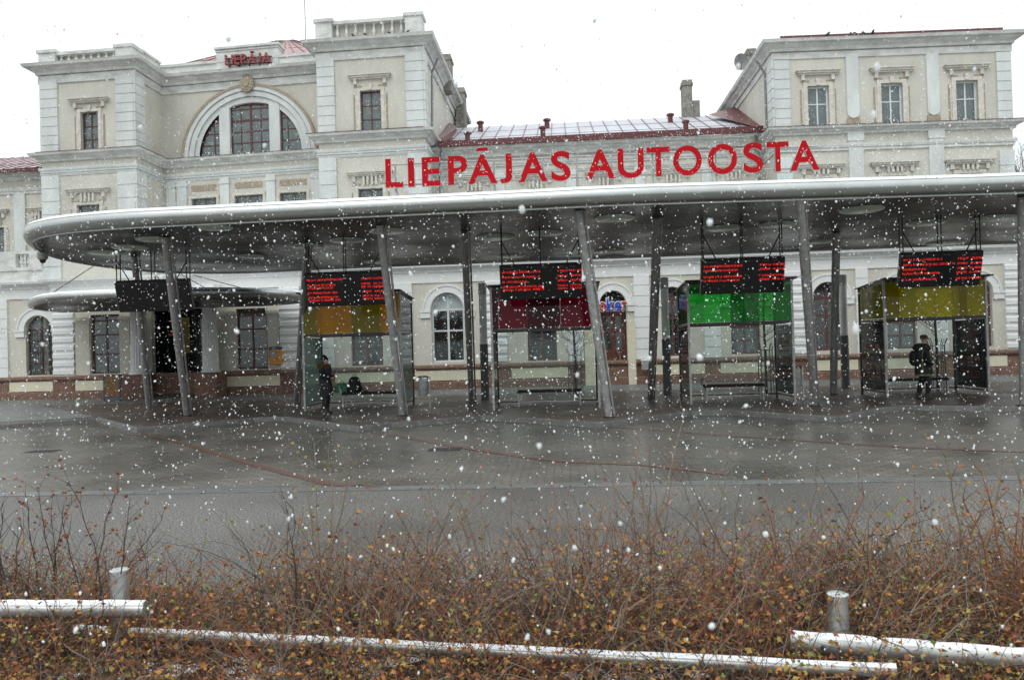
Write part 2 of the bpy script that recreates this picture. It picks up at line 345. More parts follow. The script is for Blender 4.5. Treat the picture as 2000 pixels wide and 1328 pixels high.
def window(parent, Y, h, fm, pm, cols=2, rows=(.6,), bar=.05, frame=.07, minor=False, sub=True):
    """frame + panes set back in the reveal; rows = fractions of the height for the transoms"""
    xa, xb, za, zb, ar = h; r = (xb-xa)/2; zs = zb-r if ar else zb; cx = (xa+xb)/2
    b = MB(); y0, y1 = Y+.13, Y+.19
    b.box(xa, xa+frame, y0, y1, za, zs); b.box(xb-frame, xb, y0, y1, za, zs); b.box(xa+frame, xb-frame, y0, y1, za, za+frame)
    if ar:
        n = 16
        for k in range(n):
            a0 = math.pi*k/n; a1 = math.pi*(k+1)/n
            pts = [(cx-r*math.cos(a0), zs+r*math.sin(a0)), (cx-r*math.cos(a1), zs+r*math.sin(a1)), (cx-(r-frame)*math.cos(a1), zs+(r-frame)*math.sin(a1)), (cx-(r-frame)*math.cos(a0), zs+(r-frame)*math.sin(a0))]
            b.prism([(p[0], y0, p[1]) for p in pts], (0, y1-y0, 0))
        b.box(xa+frame, xb-frame, y0+.004, y1-.004, zs-bar/2, zs+bar/2)
    else: b.box(xa+frame, xb-frame, y0, y1, zb-frame, zb)
    for k in range(1, cols):
        X = xa+(xb-xa)*k/cols; w = bar*(1 if k*2 == cols or not minor else .5); b.box(X-w/2, X+w/2, y0+.006, y1-.006, za+frame, (zb-frame*.9 if not ar else zs+math.sqrt(max(.0, (r-frame)**2-(X-cx)**2))))
    for f_ in rows:
        Z = za+(zs-za)*f_; b.box(xa+frame, xb-frame, y0+.01, y1-.01, Z-bar*.4, Z+bar*.4)
    w = b.build('window', fm, parent, wrp=True)
    p = MB()
    if ar:
        n = 16; p.poly([(cx-(r-.01)*math.cos(math.pi*k/n), Y+.165, zs+(r-.01)*math.sin(math.pi*k/n)) for k in range(n+1)] + [(xb-.01, Y+.165, za), (xa+.01, Y+.165, za)])
    else: p.poly([(xa, Y+.165, za), (xb, Y+.165, za), (xb, Y+.165, zb), (xa, Y+.165, zb)])
    p.build('pane', pm, w, wrp=True)
    return w
def quoin(b, x0, x1, z0, z1, Y, course=.4, proud=.09, ret=0, gap=.035, ysign=1, rust=False):
    n = max(1, round((z1-z0)/course)); c = (z1-z0)/n
    b.box(x0+.01, x1-.01, Y-proud+.035, Y+.02, z0, z1)
    for k in range(n):
        za = z0+k*c+gap/2; zb = z0+(k+1)*c-gap/2
        if rust:
            P = [(Y+.01, za), (Y-proud+.06, za), (Y-proud-.03, za+.06), (Y-proud-.03, zb-.06), (Y-proud+.06, zb), (Y+.01, zb)]
            b.prism([(x0, y, z) for y, z in P], (x1-x0, 0, 0))
        else: b.box(x0, x1, Y-proud, Y+.01, za, zb)
def surround(b, h, Y, w=.17, hood=None, hoodz=None, orn=True):
    xa, xb, za, zb, ar = h
    b.box(xa-w, xa, Y-.07, Y+.01, za, zb); b.box(xb, xb+w, Y-.07, Y+.01, za, zb); b.box(xa-w, xb+w, Y-.072, Y+.01, zb, zb+w*.9)
    b.box(xa-w-.07, xa-w, Y-.04, Y+.01, za+.15, zb-.1); b.box(xb+w, xb+w+.07, Y-.04, Y+.01, za+.15, zb-.1)
    b.box(xa-w-.04, xa, Y-.1, Y+.01, za-.02, za+.14); b.box(xb, xb+w+.04, Y-.1, Y+.01, za-.02, za+.14)
    if hood and not orn:
        cx = (xa+xb)/2; b.prism([(cx-.07, Y-.11, zb+.02), (cx+.07, Y-.11, zb+.02), (cx+.1, Y-.11, zb+.3), (cx-.1, Y-.11, zb+.3)], (0, .12, 0))
    if hood:
        cx = (xa+xb)/2; hw = hood/2; z = hoodz
        for (e_, za_, zb_, pr) in ((0, -.05, .0, .26), (.05, -.13, -.05, .2), (.1, -.2, -.13, .13)): b.box(cx-hw+e_, cx+hw-e_, Y-pr, Y+.01, z+za_, z+zb_)
        for sx in (-1, 1): b.box(cx+sx*(hw-.3)-.07, cx+sx*(hw-.3)+.07, Y-.12, Y+.01, z-.42, z-.2)
        if orn:
            for dx in (-.28, -.1, .1, .28): b.box(cx+dx-.045, cx+dx+.045, Y-.15, Y+.01, zb+w*.9, z-.22)
def archivolt(b, cx, zs, r0, r1, Y, pr, n=24, a0=0., a1=math.pi):
    for k in range(n):
        t0 = a0+(a1-a0)*k/n; t1 = a0+(a1-a0)*(k+1)/n
        P = [(cx-r0*math.cos(t0), zs+r0*math.sin(t0)), (cx-r0*math.cos(t1), zs+r0*math.sin(t1)), (cx-r1*math.cos(t1), zs+r1*math.sin(t1)), (cx-r1*math.cos(t0), zs+r1*math.sin(t0))]
        b.prism([(p[0], Y-pr, p[1]) for p in P], (0, pr+.01, 0))
CORNP = lambda z, h, o: [(0, z-h), (o*.25, z-h), (o*.3, z-h*.72), (o*.55, z-h*.5), (o*.62, z-h*.34), (o*.95, z-h*.3), (o, z-h*.1), (o*1.04, z), (0, z+.04)]
BAND = lambda z, h, o: [(0, z-h), (o*.5, z-h), (o*.5, z-h*.6), (o*.8, z-h*.55), (o, z-h*.2), (o, z), (0, z)]
# ------------------------------------------------------------------ STATION BUILDING
bld = empty('station_building', (0, 0, 0), 'old cream and white railway station with towers, arched hall window and red roofs', 'building')
TL, TC, RC, RB, MY = (-24.0, -19.5), (-10.9, -6.05), 37.0, (9.28, 19.15), 36.5
Y0 = 34.5
LZ = 11.55          # ledge between the upper and middle storeys
CZ = 15.72
b = MB(); winL = []; glist = []
# towers upper + middle storeys
hL = [(-22.06, -21.22, 11.62, 13.5, 0), (-22.34, -21.24, 7.2, 9.15, 0)]
hC = [(-8.95, -8.0, 11.62, 13.5, 0), (-9.14, -8.02, 7.2, 9.12, 0)]
wall_holes(b, Y0, TL[0], TL[1], 5.6, CZ, hL); wall_holes(b, Y0, TC[0], TC[1], 5.6, CZ, hC)
for X, ya, yb in ((TL[0], Y0, 44), (TL[1], Y0, RC), (TC[0], Y0, RC), (TC[1], Y0, 48)): b.poly([(X, ya, 0), (X, yb, 0), (X, yb, CZ), (X, ya, CZ)])
# hall front between the towers (plane RC)
cxA, rA, zA = -15.1, 2.8, 11.68
hR = [(-18.1, -16.85, 7.4, 9.68, 0), (-15.93, -14.52, 7.4, 9.68, 0), (-13.68, -12.35, 7.4, 9.68, 0)]
wall_holes(b, RC, TL[1], TC[0], 5.6, zA, hR)
wall_holes(b, RC, TL[1], TC[0], zA, CZ, [(cxA-rA, cxA+rA, zA, zA+rA, 1)], .45)
# middle wing and right block
hM = []
mp = [(976, 330), (1115, 330), (1249, 330), (1379, 330)]
mpx = [on_y(*p, MY)[0] for p in mp]
mcs = [(TC[1]+mpx[0])/2+.35] + [(a+c)/2 for a, c in zip(mpx, mpx[1:])] + [(mpx[3]+RB[0])/2-.1]
hM = [(c-.5, c+.5, 6.6, 9.05, 0) for c in mcs]
wall_holes(b, MY, TC[1], RB[0], 5.6, 11.1, hM)
CR = [11.14, 14.22, 17.32]
hB = [(c-.45, c+.45, 10.95, 12.74, 0) for c in CR] + [(c-.5, c+.5, 6.4, 8.75, 0) for c in CR]
RT = 14.62; RL = 10.9
wall_holes(b, Y0, RB[0], RB[1], 5.6, RT, hB)
for X in RB: b.poly([(X, Y0, 0), (X, 46, 0), (X, 46, RT), (X, Y0, RT)])
b.build('upper_wall', CREAM, bld, wrp=True)
# left wing (upper storey) at plane 37
b = MB(); hW = [(-28.7, -27.75, 6.9, 8.75, 0), (-26.2, -25.35, 6.9, 8.75, 0), (-31.3, -30.3, 6.9, 8.75, 0), (-34, -33, 6.9, 8.75, 0)]
wall_holes(b, 37, -40, TL[0], 5.6, 11.6, hW); b.build('wing_wall', CREAM, bld, wrp=True)
# ground storey
PV = 33.9
gx = lambda px, Y=Y0, py=650: on_y(px, py, Y)[0]
gz = lambda px, py, Y=Y0: on_y(px, py, Y)[1]
PVa, PVb = gx(104, PV), gx(588, PV)
gh = []   # (px0,px1,top py or None,sill z,material kind)
specs = [(50, 102, 4.05, 1.25, 'grille'), (-60, -8, 4.05, 1.25, 'red')]
holesA = [(gx(a), gx(c), sz, tz, 1) for a, c, tz, sz, k in specs]
holesB = []
for a, c, tz, sz, k in [(685, 747, 4.35, 1.25, 'dark'), (843, 907, 4.35, 1.3, 'modern'), (1030, 1087, 4.35, 1.25, 'dark'), (1294, 1338, 4.28, 1.3, 'red'), (1428, 1485, 4.3, 1.3, 'green'), (1590, 1647, 4.28, 1.35, 'red'), (1733, 1792, 4.25, 1.35, 'green'), (1888, 1940, 4.25, 1.35, 'red'), (2060, 2115, 4.25, 1.35, 'red')]:
    holesB.append((gx(a), gx(c), sz, tz, 1, k))
DX0, DX1 = gx(1173), gx(1224)
b = MB()
wall_holes(b, Y0, -46, PVa, .1, 5.1, [h[:5] for h in holesA], .3)
wall_holes(b, Y0, PVb, 40, .1, 5.1, [h[:5] for h in holesB] + [(DX0, DX1, .14, 4.2, 1)], .3)
b.poly([(PVa, PV, .1), (PVa, Y0, .1), (PVa, Y0, 5.1), (PVa, PV, 5.1)]); b.poly([(PVb, PV, .1), (PVb, Y0, .1), (PVb, Y0, 5.1), (PVb, PV, 5.1)])
pw = [(gx(177, PV), gx(233, PV), 1.25, 3.95, 0), (gx(462, PV), gx(522, PV), 1.25, 3.95, 0)]
ent = (gx(296, PV), gx(396, PV), .13, 4.2, 0)
wall_holes(b, PV, PVa, PVb, .1, 5.1, pw+[ent], .3)
b.build('ground_floor_wall', mat('low_cream', (.61, .58, .505), .88, var=.12, vscale=.8, bump=.3), bld, wrp=True)
b = MB(); b.poly([(-46, Y0-.0, 5.62), (PVa, Y0, 5.62), (PVa, PV, 5.62), (PVb, PV, 5.62), (PVb, Y0, 5.62), (40, Y0, 5.62), (40, 37.2, 5.62), (-46, 37.2, 5.62)])
b.box(ent[0]-.6, ent[1]+.6, PV+.31, PV+3.2, .1, .12)
b.build('terrace_roof', CORN, bld, wrp=True)
# near-black slabs behind openings: darkness of rooms and entrance recess painted in
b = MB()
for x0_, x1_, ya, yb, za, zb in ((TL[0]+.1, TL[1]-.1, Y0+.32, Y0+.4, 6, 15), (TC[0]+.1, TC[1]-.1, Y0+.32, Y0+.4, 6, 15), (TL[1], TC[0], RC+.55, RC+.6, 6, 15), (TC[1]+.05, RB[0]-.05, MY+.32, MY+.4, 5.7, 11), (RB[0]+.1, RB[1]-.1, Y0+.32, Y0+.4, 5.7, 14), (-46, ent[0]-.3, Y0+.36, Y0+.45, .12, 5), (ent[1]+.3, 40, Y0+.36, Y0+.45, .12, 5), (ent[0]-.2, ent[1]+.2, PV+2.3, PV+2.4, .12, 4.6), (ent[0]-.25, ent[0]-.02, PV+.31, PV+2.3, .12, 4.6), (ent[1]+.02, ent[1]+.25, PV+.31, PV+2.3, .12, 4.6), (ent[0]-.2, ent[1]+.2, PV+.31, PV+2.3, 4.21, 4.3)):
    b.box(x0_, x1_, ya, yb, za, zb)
b.build('painted_dark_interior', DARK, bld, wrp=True)
# windows
for h in hL[:1]+hC[:1]: window(bld, Y0, h, FRAME, GLASSG, 2, (.33, .66), .06, .07)
for h in hL[1:]+hC[1:]: window(bld, Y0, h, mat('grey_frame', (.12, .12, .11), .5), GLASSG, 2, (.5,), .05, .05)
for h in hR: window(bld, RC, h, mat('grey_frame', (.12, .12, .11), .5), GLASSG, 2, (.4,), .05, .06)
for h in hM: window(bld, MY, h, FRAME, GLASSG, 2, (.5,), .05, .06)
for h in hB[:3]: window(bld, Y0, h, FRAMEW, GLASSG, 2, (.58,), .06, .07)
for h in hB[3:]: window(bld, Y0, h, FRAMEW, GLASSG, 2, (.5,), .06, .07)
for h in hW: window(bld, 37, h, FRAME, GLASSG, 2, (.5,), .05, .06)
for h, s_ in zip(holesA, specs): window(bld, Y0+.06, h, FRAME, GLASSG, 2, (.25, .5, .75, ), .07, .07)
b = MB(); h = holesA[0]     # scroll grille in front of the leftmost arched window
for k in range(9):
    X = h[0]+.1+(h[1]-h[0]-.2)*k/8; b.tube([(X, Y0+.1, h[2]+.06), (X, Y0+.1, h[3]-.62)], .011, 5)
for k in range(7):
    Z = h[2]+.2+k*.29
    for j in range(4):
        X = h[0]+.25+(h[1]-h[0]-.4)*j/3; b.tube([(X+.09*math.cos(a*.7), Y0+.1, Z+.12*math.sin(a*.7)) for a in range(10)], .009, 4)
b.build('window_grille', DSTEEL, bld, wrp=True)
for h in pw: window(bld, PV, h, FRAME, GLASSG if h is pw[0] else GLASSD, 2, (.33, .66, .9), .08, .08)
KM = {'dark': (FRAME, GLASSD, (.33, .66)), 'modern': (FRAMEW, GLASSD, (.6,)), 'red': (FRAME, GLASSD, (.33, .66, .97)), 'green': (FRAME, GLASSG, (.25, .5, .75))}
for h in holesB: fm, pm, rw = KM[h[5]]; window(bld, Y0+.06, h[:5], fm, pm, 2, rw, .09, .08)
h = holesB[1]; b = MB(); cx = (h[0]+h[1])/2; r_ = (h[1]-h[0])/2-.09     # pale blind in the fanlight of the modern window
b.poly([(cx-r_*math.cos(math.pi*k/16), Y0+.21, h[3]-r_-.06+r_*math.sin(math.pi*k/16)) for k in range(17)]); b.build('fanlight_blind', mat('pale_blind', (.42, .47, .46), .7), bld, wrp=True)
# hall arched window: three lights
b = MB(); rr = rA-.22
archivolt(b, cxA, zA, rA-.24, rA+.0, RC, .0+.0, 32); b2 = MB()
for xa, xb in ((-16.62, -16.1), (-14.12, -13.6)): b.box(xa, xb, RC-.03, RC+.4, zA, zA+math.sqrt(rr**2-min(abs(xa-cxA), abs(xb-cxA))**2)-.0)
P = [(x, zA+math.sqrt(rr**2-(x-cxA)**2)+.03) for x in [-16.1+.198*k for k in range(11)]] + [(x, 14.05+.14*(1-((x-cxA)/1.)**2)) for x in [-14.12-.198*k for k in range(11)]]
b.prism([(x, RC+.01, z) for x, z in P], (0, .38, 0))
b.build('arch_pier', WHITE, bld, wrp=True)
def clipline(x): return zA+math.sqrt(max(0, (rr-.02)**2-(x-cxA)**2))
for xa, xb, ctr in ((cxA-rr, -16.62, 0), (-16.1, -14.12, 1), (-13.6, cxA+rr, 0)):
    w = MB(); y0, y1 = RC+.16, RC+.22
    top = (lambda x: min(clipline(x), 14.06+.13*(1-((x-cxA)/1.)**2))) if ctr else clipline
    nseg = 12; xs = [xa+(xb-xa)*k/nseg for k in range(nseg+1)]
    for k in range(nseg):
        a, c = xs[k], xs[k+1]; w.prism([(a, y0, top(a)-.09), (c, y0, max(zA, top(c)-.09)), (c, y0, top(c)), (a, y0, top(a))], (0, y1-y0, 0))
    w.box(xa, xb, y0, y1, zA, zA+.08)
    for X, ww in ([(xa+.03, .07), (xb-.03, .07), (cxA, .11), (cxA-.5, .045), (cxA+.5, .045)] if ctr else [(xb-.03 if xa < cxA-2 else xa+.03, .07), ((xa+xb)/2+(.2 if xa < cxA-2 else -.2), .045)]):
        w.box(X-ww/2, X+ww/2, y0+.003, y1-.003, zA+.05, max(zA+.1, top(X)-.02))
    for k in range(1, 5):
        Z = zA+.55*k+.05
        if Z > (14 if ctr else 13.7): continue
        L_, R_ = (xa, xb) if ctr else ((max(xa, cxA-math.sqrt(rr*rr-(Z-zA)**2)), xb) if xa < cxA-2 else (xa, min(xb, cxA+math.sqrt(rr*rr-(Z-zA)**2))))
        w.box(L_, R_, y0+.005, y1-.005, Z-(.05 if ctr and k == 3 else .025), Z+(.05 if ctr and k == 3 else .025))
    wo = w.build('window', FRAME, bld, wrp=True)
    p = MB(); p.poly([(xa, RC+.19, zA)] + [(x, RC+.19, top(x)) for x in xs] + [(xb, RC+.19, zA)]); p.build('pane', GLASSG, wo, wrp=True)
b = MB(); archivolt(b, cxA, zA, rA, rA+.22, RC, .1, 40); archivolt(b, cxA, zA, rA+.22, rA+.27, RC, .05, 40); archivolt(b, cxA, zA, rA+.27, rA+.46, RC, .16, 40)
b.build('arch_moulding', WHITE, bld, wrp=True)
b = MB(); archivolt(b, cxA, zA, rA+.46, rA+.58, RC, .2, 40); b.build('arch_outer_rib', WORN, bld, wrp=True)
b = MB()
for k in range(16):
    a = 2*math.pi*k/16; b.lathe((0, 0, 0), [(.001, 0)], 3) if 0 else b.box(cxA+.3*math.cos(a)-.055, cxA+.3*math.cos(a)+.055, RC-.3, RC-.15, 15.02+.34*math.sin(a)-.055, 15.02+.34*math.sin(a)+.055)
b.prism([(cxA+.26*math.cos(a*.393), RC-.32, 15.02+.3*math.sin(a*.393)) for a in range(16)], (0, .2, 0))
b.prism([(cxA+.13*math.cos(a*.393), RC-.38, 15.02+.17*math.sin(a*.393)) for a in range(16)], (0, .1, 0))
b.build('round_medallion', WORN, bld, wrp=True)
# quoins and pilasters (each its own part)
def Q(x0, x1, z0, z1, Y, **k):
    b = MB(); quoin(b, x0, x1, z0, z1, Y, **k); b.build('quoin_strip', WHITE, bld, wrp=True)
for x0, x1 in ((-24.0, -23.15), (-20.35, -19.5), (-10.9, -10.1), (-6.85, -6.05)):
    Q(x0, x1, LZ+.05, 15.1, Y0, course=.42); Q(x0, x1, 5.7, 10.6, Y0, course=.62)
for X, s_ in ((TL[1], 1), (TC[1], 1)):   # return faces of the quoins on the tower sides
    for z0, z1, c in ((LZ+.05, 15.1, .42), (5.7, 10.6, .62)):
        b = MB(); n = round((z1-z0)/c); c = (z1-z0)/n
        for k in range(n): b.box(X-.01, X+.09, Y0-.09, Y0+.75, z0+k*c+.018, z0+(k+1)*c-.018)
        b.box(X-.01, X+.06, Y0-.05, Y0+.73, z0, z1); b.build('quoin_strip', WHITE, bld, wrp=True)
for x0, x1 in ((9.28, 9.95), (18.55, 19.15)):
    Q(x0, x1, RL+.05, 13.9, Y0, course=.4); Q(x0, x1, 5.7, 9.7, Y0, course=.62)
b = MB()
n = 7
for k in range(n): b.box(RB[0]-.09, RB[0]+.01, Y0-.09, Y0+.7, RL+.1+k*.42+.018, RL+.1+(k+1)*.42-.018)
b.build('quoin_strip', WHITE, bld, wrp=True)
for x0, x1 in ((12.34, 12.85), (15.68, 16.18)):
    b = MB(); cx = (x0+x1)/2; r_ = (x1-x0)/2
    b.prism([(x0, Y0-.08, 13.95), (x0, Y0-.08, 11.55)]+[(cx-r_*math.cos(math.pi*k/12), Y0-.08, 11.55-r_*math.sin(math.pi*k/12)) for k in range(1, 12)]+[(x1, Y0-.08, 11.55), (x1, Y0-.08, 13.95)], (0, .085, 0))
    b.build('pilaster', WHITE, bld, wrp=True)
    b = MB(); b.box(x0-.02, x1+.02, Y0-.045, Y0+.01, 11.0, 11.32); b.build('pilaster_base', WORN, bld, wrp=True)
    b = MB(); b.box(x0, x1+.1, Y0-.08, Y0+.01, 5.7, 10.3); b.box(x0-.04, x1+.14, Y0-.12, Y0+.01, 10.3, 10.7); b.build('pilaster', WHITE, bld, wrp=True)
for x0, x1 in ((-19.35, -18.9), (-18.83, -18.33), (-16.65, -16.2), (-14.34, -13.9), (-12.1, -11.6)):
    b = MB(); b.box(x0, x1, RC-.08, RC+.01, 5.7, 10.6); b.box(x0-.04, x1+.04, RC-.12, RC+.01, 10.3, 10.45); b.build('pilaster', WHITE, bld, wrp=True)
for X in mpx:
    b = MB(); b.box(X-.22, X+.22, MY-.08, MY+.01, 5.7, 10.1); b.box(X-.26, X+.26, MY-.12, MY+.01, 9.75, 9.95); b.build('pilaster', WHITE, bld, wrp=True)
for x0, x1 in ((-27.2, -26.62), (-32.6, -32)):
    b = MB(); b.box(x0, x1, 36.9, 37.01, 5.7, 10.4); b.build('pilaster', WHITE, bld, wrp=True)
# surrounds and hoods
b = MB(); SUR = [(hL[0], Y0, .16, 1.95, 14.12, False), (hL[1], Y0, .16, 2.1, 9.9), (hC[0], Y0, .16, 1.95, 14.2, False), (hC[1], Y0, .16, 2.1, 9.87)]
SUR += [(h, Y0, .17, 1.86, 13.4, False) for h in hB[:3]]+[(h, Y0, .17, 2.05, 9.35) for h in hB[3:]]+[(h, RC, .14) for h in hR]+[(h, MY, .15, 1.9, 9.85) for h in hM]+[(h, 37, .13, 1.5, 9.65) for h in hW]
for a_ in SUR:
    b = MB(); surround(b, *a_); b.build('window_surround', mat('cream_white_trim', (.66, .63, .56), .85, var=.3, vscale=5, bump=.3), bld, wrp=True)
for h in hB+hL+hC:      # flaking stucco edge around the frames
    xa, xb, za, zb, ar = h
    for q in ((xa-.3, xa-.245, Y0-.03, Y0+.01, za+.1, zb-.15), (xb+.245, xb+.3, Y0-.03, Y0+.01, za+.1, zb-.15), (xa-.26, xa+.1, Y0-.045, Y0+.01, zb+.17, zb+.24), (xb-.1, xb+.26, Y0-.045, Y0+.01, zb+.17, zb+.24)):
        b = MB(); b.box(*q); b.build('worn_stucco_edge', WORN, bld, wrp=True)
for h in hR: b = MB(); b.box(h[0], h[1], RC-.02, RC+.01, 10.02, 10.32); b.build('worn_panel', WORN, bld, wrp=True)
# cornices
pathL = [(TL[0], 44), (TL[0], Y0), (TL[1], Y0), (TL[1], RC), (TC[0], RC), (TC[0], Y0), (TC[1], Y0), (TC[1], 48)]
b = MB(); b.sweep(pathL, CORNP(CZ+.05, .42, .55)); b.sweep(pathL, [(0, 14.95), (.07, 14.95), (.07, 15.31), (0, 15.31)])
b.build('top_cornice', CORN, bld, wrp=True)
b = MB(); b.sweep(pathL, CORNP(LZ+.07, .36, .42)); b.build('ledge_cornice', CORN, bld, wrp=True)
b = MB(); b.sweep(pathL, BAND(10.95, .22, .12)); b.sweep(pathL, BAND(10.68, .1, .07)); b.build('string_course', WHITE, bld, wrp=True)
pR = [(RB[0], 46), (RB[0], Y0), (RB[1], Y0), (RB[1], 46)]
b = MB(); b.sweep(pR, CORNP(RT+.05, .42, .5)); b.sweep(pR, [(0, 13.93), (.06, 13.93), (.06, 14.2), (0, 14.2)]); b.build('top_cornice', CORN, bld, wrp=True)
b = MB(); b.sweep(pR, CORNP(RL+.03, .3, .38)); b.sweep(pR, BAND(10.2, .28, .13)); b.build('ledge_cornice', CORN, bld, wrp=True)
pM = [(TC[1]+.01, MY), (RB[0]-.01, MY)]
b = MB(); b.sweep(pM, CORNP(11.2, .45, .5)); b.sweep(pM, BAND(10.5, .2, .12)); b.sweep(pM, BAND(10.1, .14, .1)); b.build('wing_cornice', CORN, bld, wrp=True)
pW = [(-40, 37), (TL[0]-.01, 37)]
b = MB(); b.sweep(pW, CORNP(11.55, .45, .4)); b.sweep(pW, BAND(10.7, .3, .12)); b.build('wing_cornice', CORN, bld, wrp=True)
# red drip edges on the ledges
b = MB(); b.sweep(pathL[1:-1], [(.0, LZ+.115), (.46, LZ+.075), (.46, LZ+.095), (0, LZ+.14)]); b.build('ledge_flashing', mat('rusty_flashing', (.17, .10, .09), .6, var=.5, vscale=5), bld, wrp=True)
b = MB()
b.sweep(pR, [(0, RL+.075), (.42, RL+.035), (.42, RL+.055), (0, RL+.1)]); b.build('ledge_flashing', mat('rusty_flashing', (.17, .10, .09), .6, var=.5, vscale=5), bld, wrp=True)
# parapets
def baluster(b, x, y, z0, z1):
    h = z1-z0; b.lathe((x, y, z0), [(.07, 0), (.07, h*.08), (.04, h*.14), (.085, h*.35), (.05, h*.62), (.035, h*.8), (.07, h*.88), (.07, h)], 8)
def parapet(x0, x1, Y, z0, z1, pw_=.8, n=8, front=None, back=None, side=None):
    b = MB()
    for xa in (x0, x1-pw_):
        b.box(xa, xa+pw_, Y, Y+.8, z0, z1-.14); b.box(xa-.07, xa+pw_+.07, Y-.07, Y+.87, z1-.14, z1); b.box(xa-.04, xa+pw_+.04, Y-.05, Y+.84, z0, z0+.12)
    b.box(x0+pw_, x1-pw_, Y+.06, Y+.5, z1-.24, z1-.1); b.box(x0+pw_, x1-pw_, Y+.06, Y+.5, z0, z0+.12)
    b.build('parapet', CORN, bld, wrp=True)
    b = MB(); b.box(x0+pw_, x1-pw_, Y+.36, Y+.46, z0+.12, z1-.24); b.build('parapet_panel', CREAM, bld, wrp=True)
    for k in range(n):
        b = MB(); baluster(b, x0+pw_+(x1-x0-2*pw_)*(k+.5)/n, Y+.22, z0+.12, z1-.24); b.build('baluster', CORN, bld, wrp=True)
parapet(-24.0, -19.5, Y0-.1, CZ+.08, 16.52, .8)
parapet(-10.9, -6.05, Y0-.1, CZ+.1, 16.82, .75)
b = MB()
b.box(-23.9, -23.4, Y0+.7, 44, CZ+.08, 16.42); b.box(-20.05, -19.5, Y0+.7, 36.9, CZ+.08, 16.45); b.box(-19.98, -19.42, Y0+.65, 36.9, 16.45, 16.55)
b.box(-10.9, -10.4, Y0+.7, 38, CZ+.1, 16.6)
b.box(-19.5, TC[0], 36.9, 37.4, CZ+.08, 16.26); b.box(-19.5, TC[0], 36.82, 37.48, 16.26, 16.38)
b.box(-16.62, -13.55, 36.84, 37.6, CZ+.1, 16.84); b.box(-16.7, -13.47, 36.75, 37.66, 16.84, 16.95); b.box(-16.66, -13.51, 36.8, 37.63, 16.72, 16.78)
b.build('parapet', CORN, bld, wrp=True)
# roofs
b = MB(); b.box(-23.9, -19.6, Y0+.7, 44, 15.3, 15.8); b.box(-10.8, -6.1, Y0+.7, 48, 15.3, 15.75); b.build('flat_roof', ROOF, bld, wrp=True)
def seam_roof(name, corners, n, m, sm, parent=bld):     # quad roof plane with standing seams
    a, bb, c, d = [Vector(p) for p in corners]     # a-b eave, d-c ridge
    r_ = MB(); r_.poly([a, bb, c, d]); dn = (bb-a).cross(d-a).normalized(); dn = dn if dn.z > 0 else -dn
    r_.poly([a-dn*.06, d-dn*.06, c-dn*.06, bb-dn*.06]); r_.m = 1
    for k in range(n+1):
        p = a.lerp(bb, k/n); q = d.lerp(c, k/n); r_.tube([p+dn*.02, q+dn*.02], .022, 4)
    for t in (.33, .66): r_.tube([a.lerp(d, t)+dn*.006, bb.lerp(c, t)+dn*.006], .01, 4)
    return r_.build(name, [m, sm], parent)
RSNOW = mat('red_roof_thin_snow', (.47, .49, .54), .5, col2=(.38, .36, .40), vscale=.9)
ez = warp(0, 11.2)
seam_roof('wing_roof', [(TC[1]+.1, MY-.55, ez+.07), (RB[0]-.1, MY-.55, ez+.07), (RB[0]-.1, 42.6, ez+2.75), (TC[1]+.1, 42.6, ez+2.75)], 22, RSNOW, DRED)
b = MB(); b.box(TC[1]+.35, RB[0]-.1, MY-.68, MY-.52, ez-.02, ez+.14); b.box(TC[1]+.35, RB[0]-.1, MY-.5, MY-.42, ez+.12, ez+.3); b.build('gutter', DRED, bld)
b = MB(); b.poly([(TC[1]+.05, MY-.5, ez+.12), (TC[1]+.75, MY+1.2, ez+.85), (TC[1]+.5, 42, ez+2.6), (TC[1]+.05, 42, ez+2.9)]); b.build('roof_valley', ROOF, bld); b = MB(); b.poly([(RB[0]-.02, MY-.5, ez+.12), (RB[0]-1.6, 41, ez+2.35), (RB[0]-.02, 42, ez+3.)]); b.build('roof_valley', ROOF, bld)
seam_roof('wing_roof', [(-40, 36.5, 11.25), (TL[0]+.02, 36.5, 11.4), (TL[0]+.02, 42, 13.5), (-40, 42, 13.3)], 28, mat('red_roof_streaked_snow', (.55, .5, .52), .5, col2=(.25, .07, .08), vscale=1.5), DRED)
b = MB(); b.box(-40, TL[0]-.4, 36.35, 36.5, 11.16, 11.3); b.build('gutter', DRED, bld)
HA = (on_y(572, 80, 42.5)[0], 42.5, on_y(572, 79, 42.5)[1]); HB = (on_y(540, 80, 42.5)[0], 42.5, HA[2])
for nm, A in (('hall_roof', [((-20.6, 38, 16.3), (-9, 38, 16.3), HA, HB, 12), ((-9, 38, 16.3), (-9, 47, 16.3), HA, HA, 8), ((-20.6, 47, 16.3), (-20.6, 38, 16.3), HB, HB, 8)]),):
    for a in A: seam_roof(nm, a[:4], a[4], mat('pinkish_roof', (.42, .25, .25), .5, var=.25, vscale=2), DRED)
rz = RT+.1
seam_roof('block_roof', [(RB[0]+.1, Y0-.2, rz-.05), (RB[1]-.0, Y0-.2, rz-.2), (RB[1]-1.5, 40, rz+1.), (RB[0]+1.5, 40, rz+1.)], 16, ROOF, DRED)
seam_roof('block_roof', [(RB[0]-.4, 46, rz-.05), (RB[0]-.4, Y0-.3, rz-.05), (RB[0]+1.5, 40, rz+1.), (RB[0]+1.5, 42, rz+1.)], 14, ROOF, DRED)
b = MB(); b.box(RB[0]+.25, RB[1]-.45, Y0-.38, Y0-.3, RT+.06, RT+.2); b.build('roof_edge_strip', DRED, bld, wrp=True)
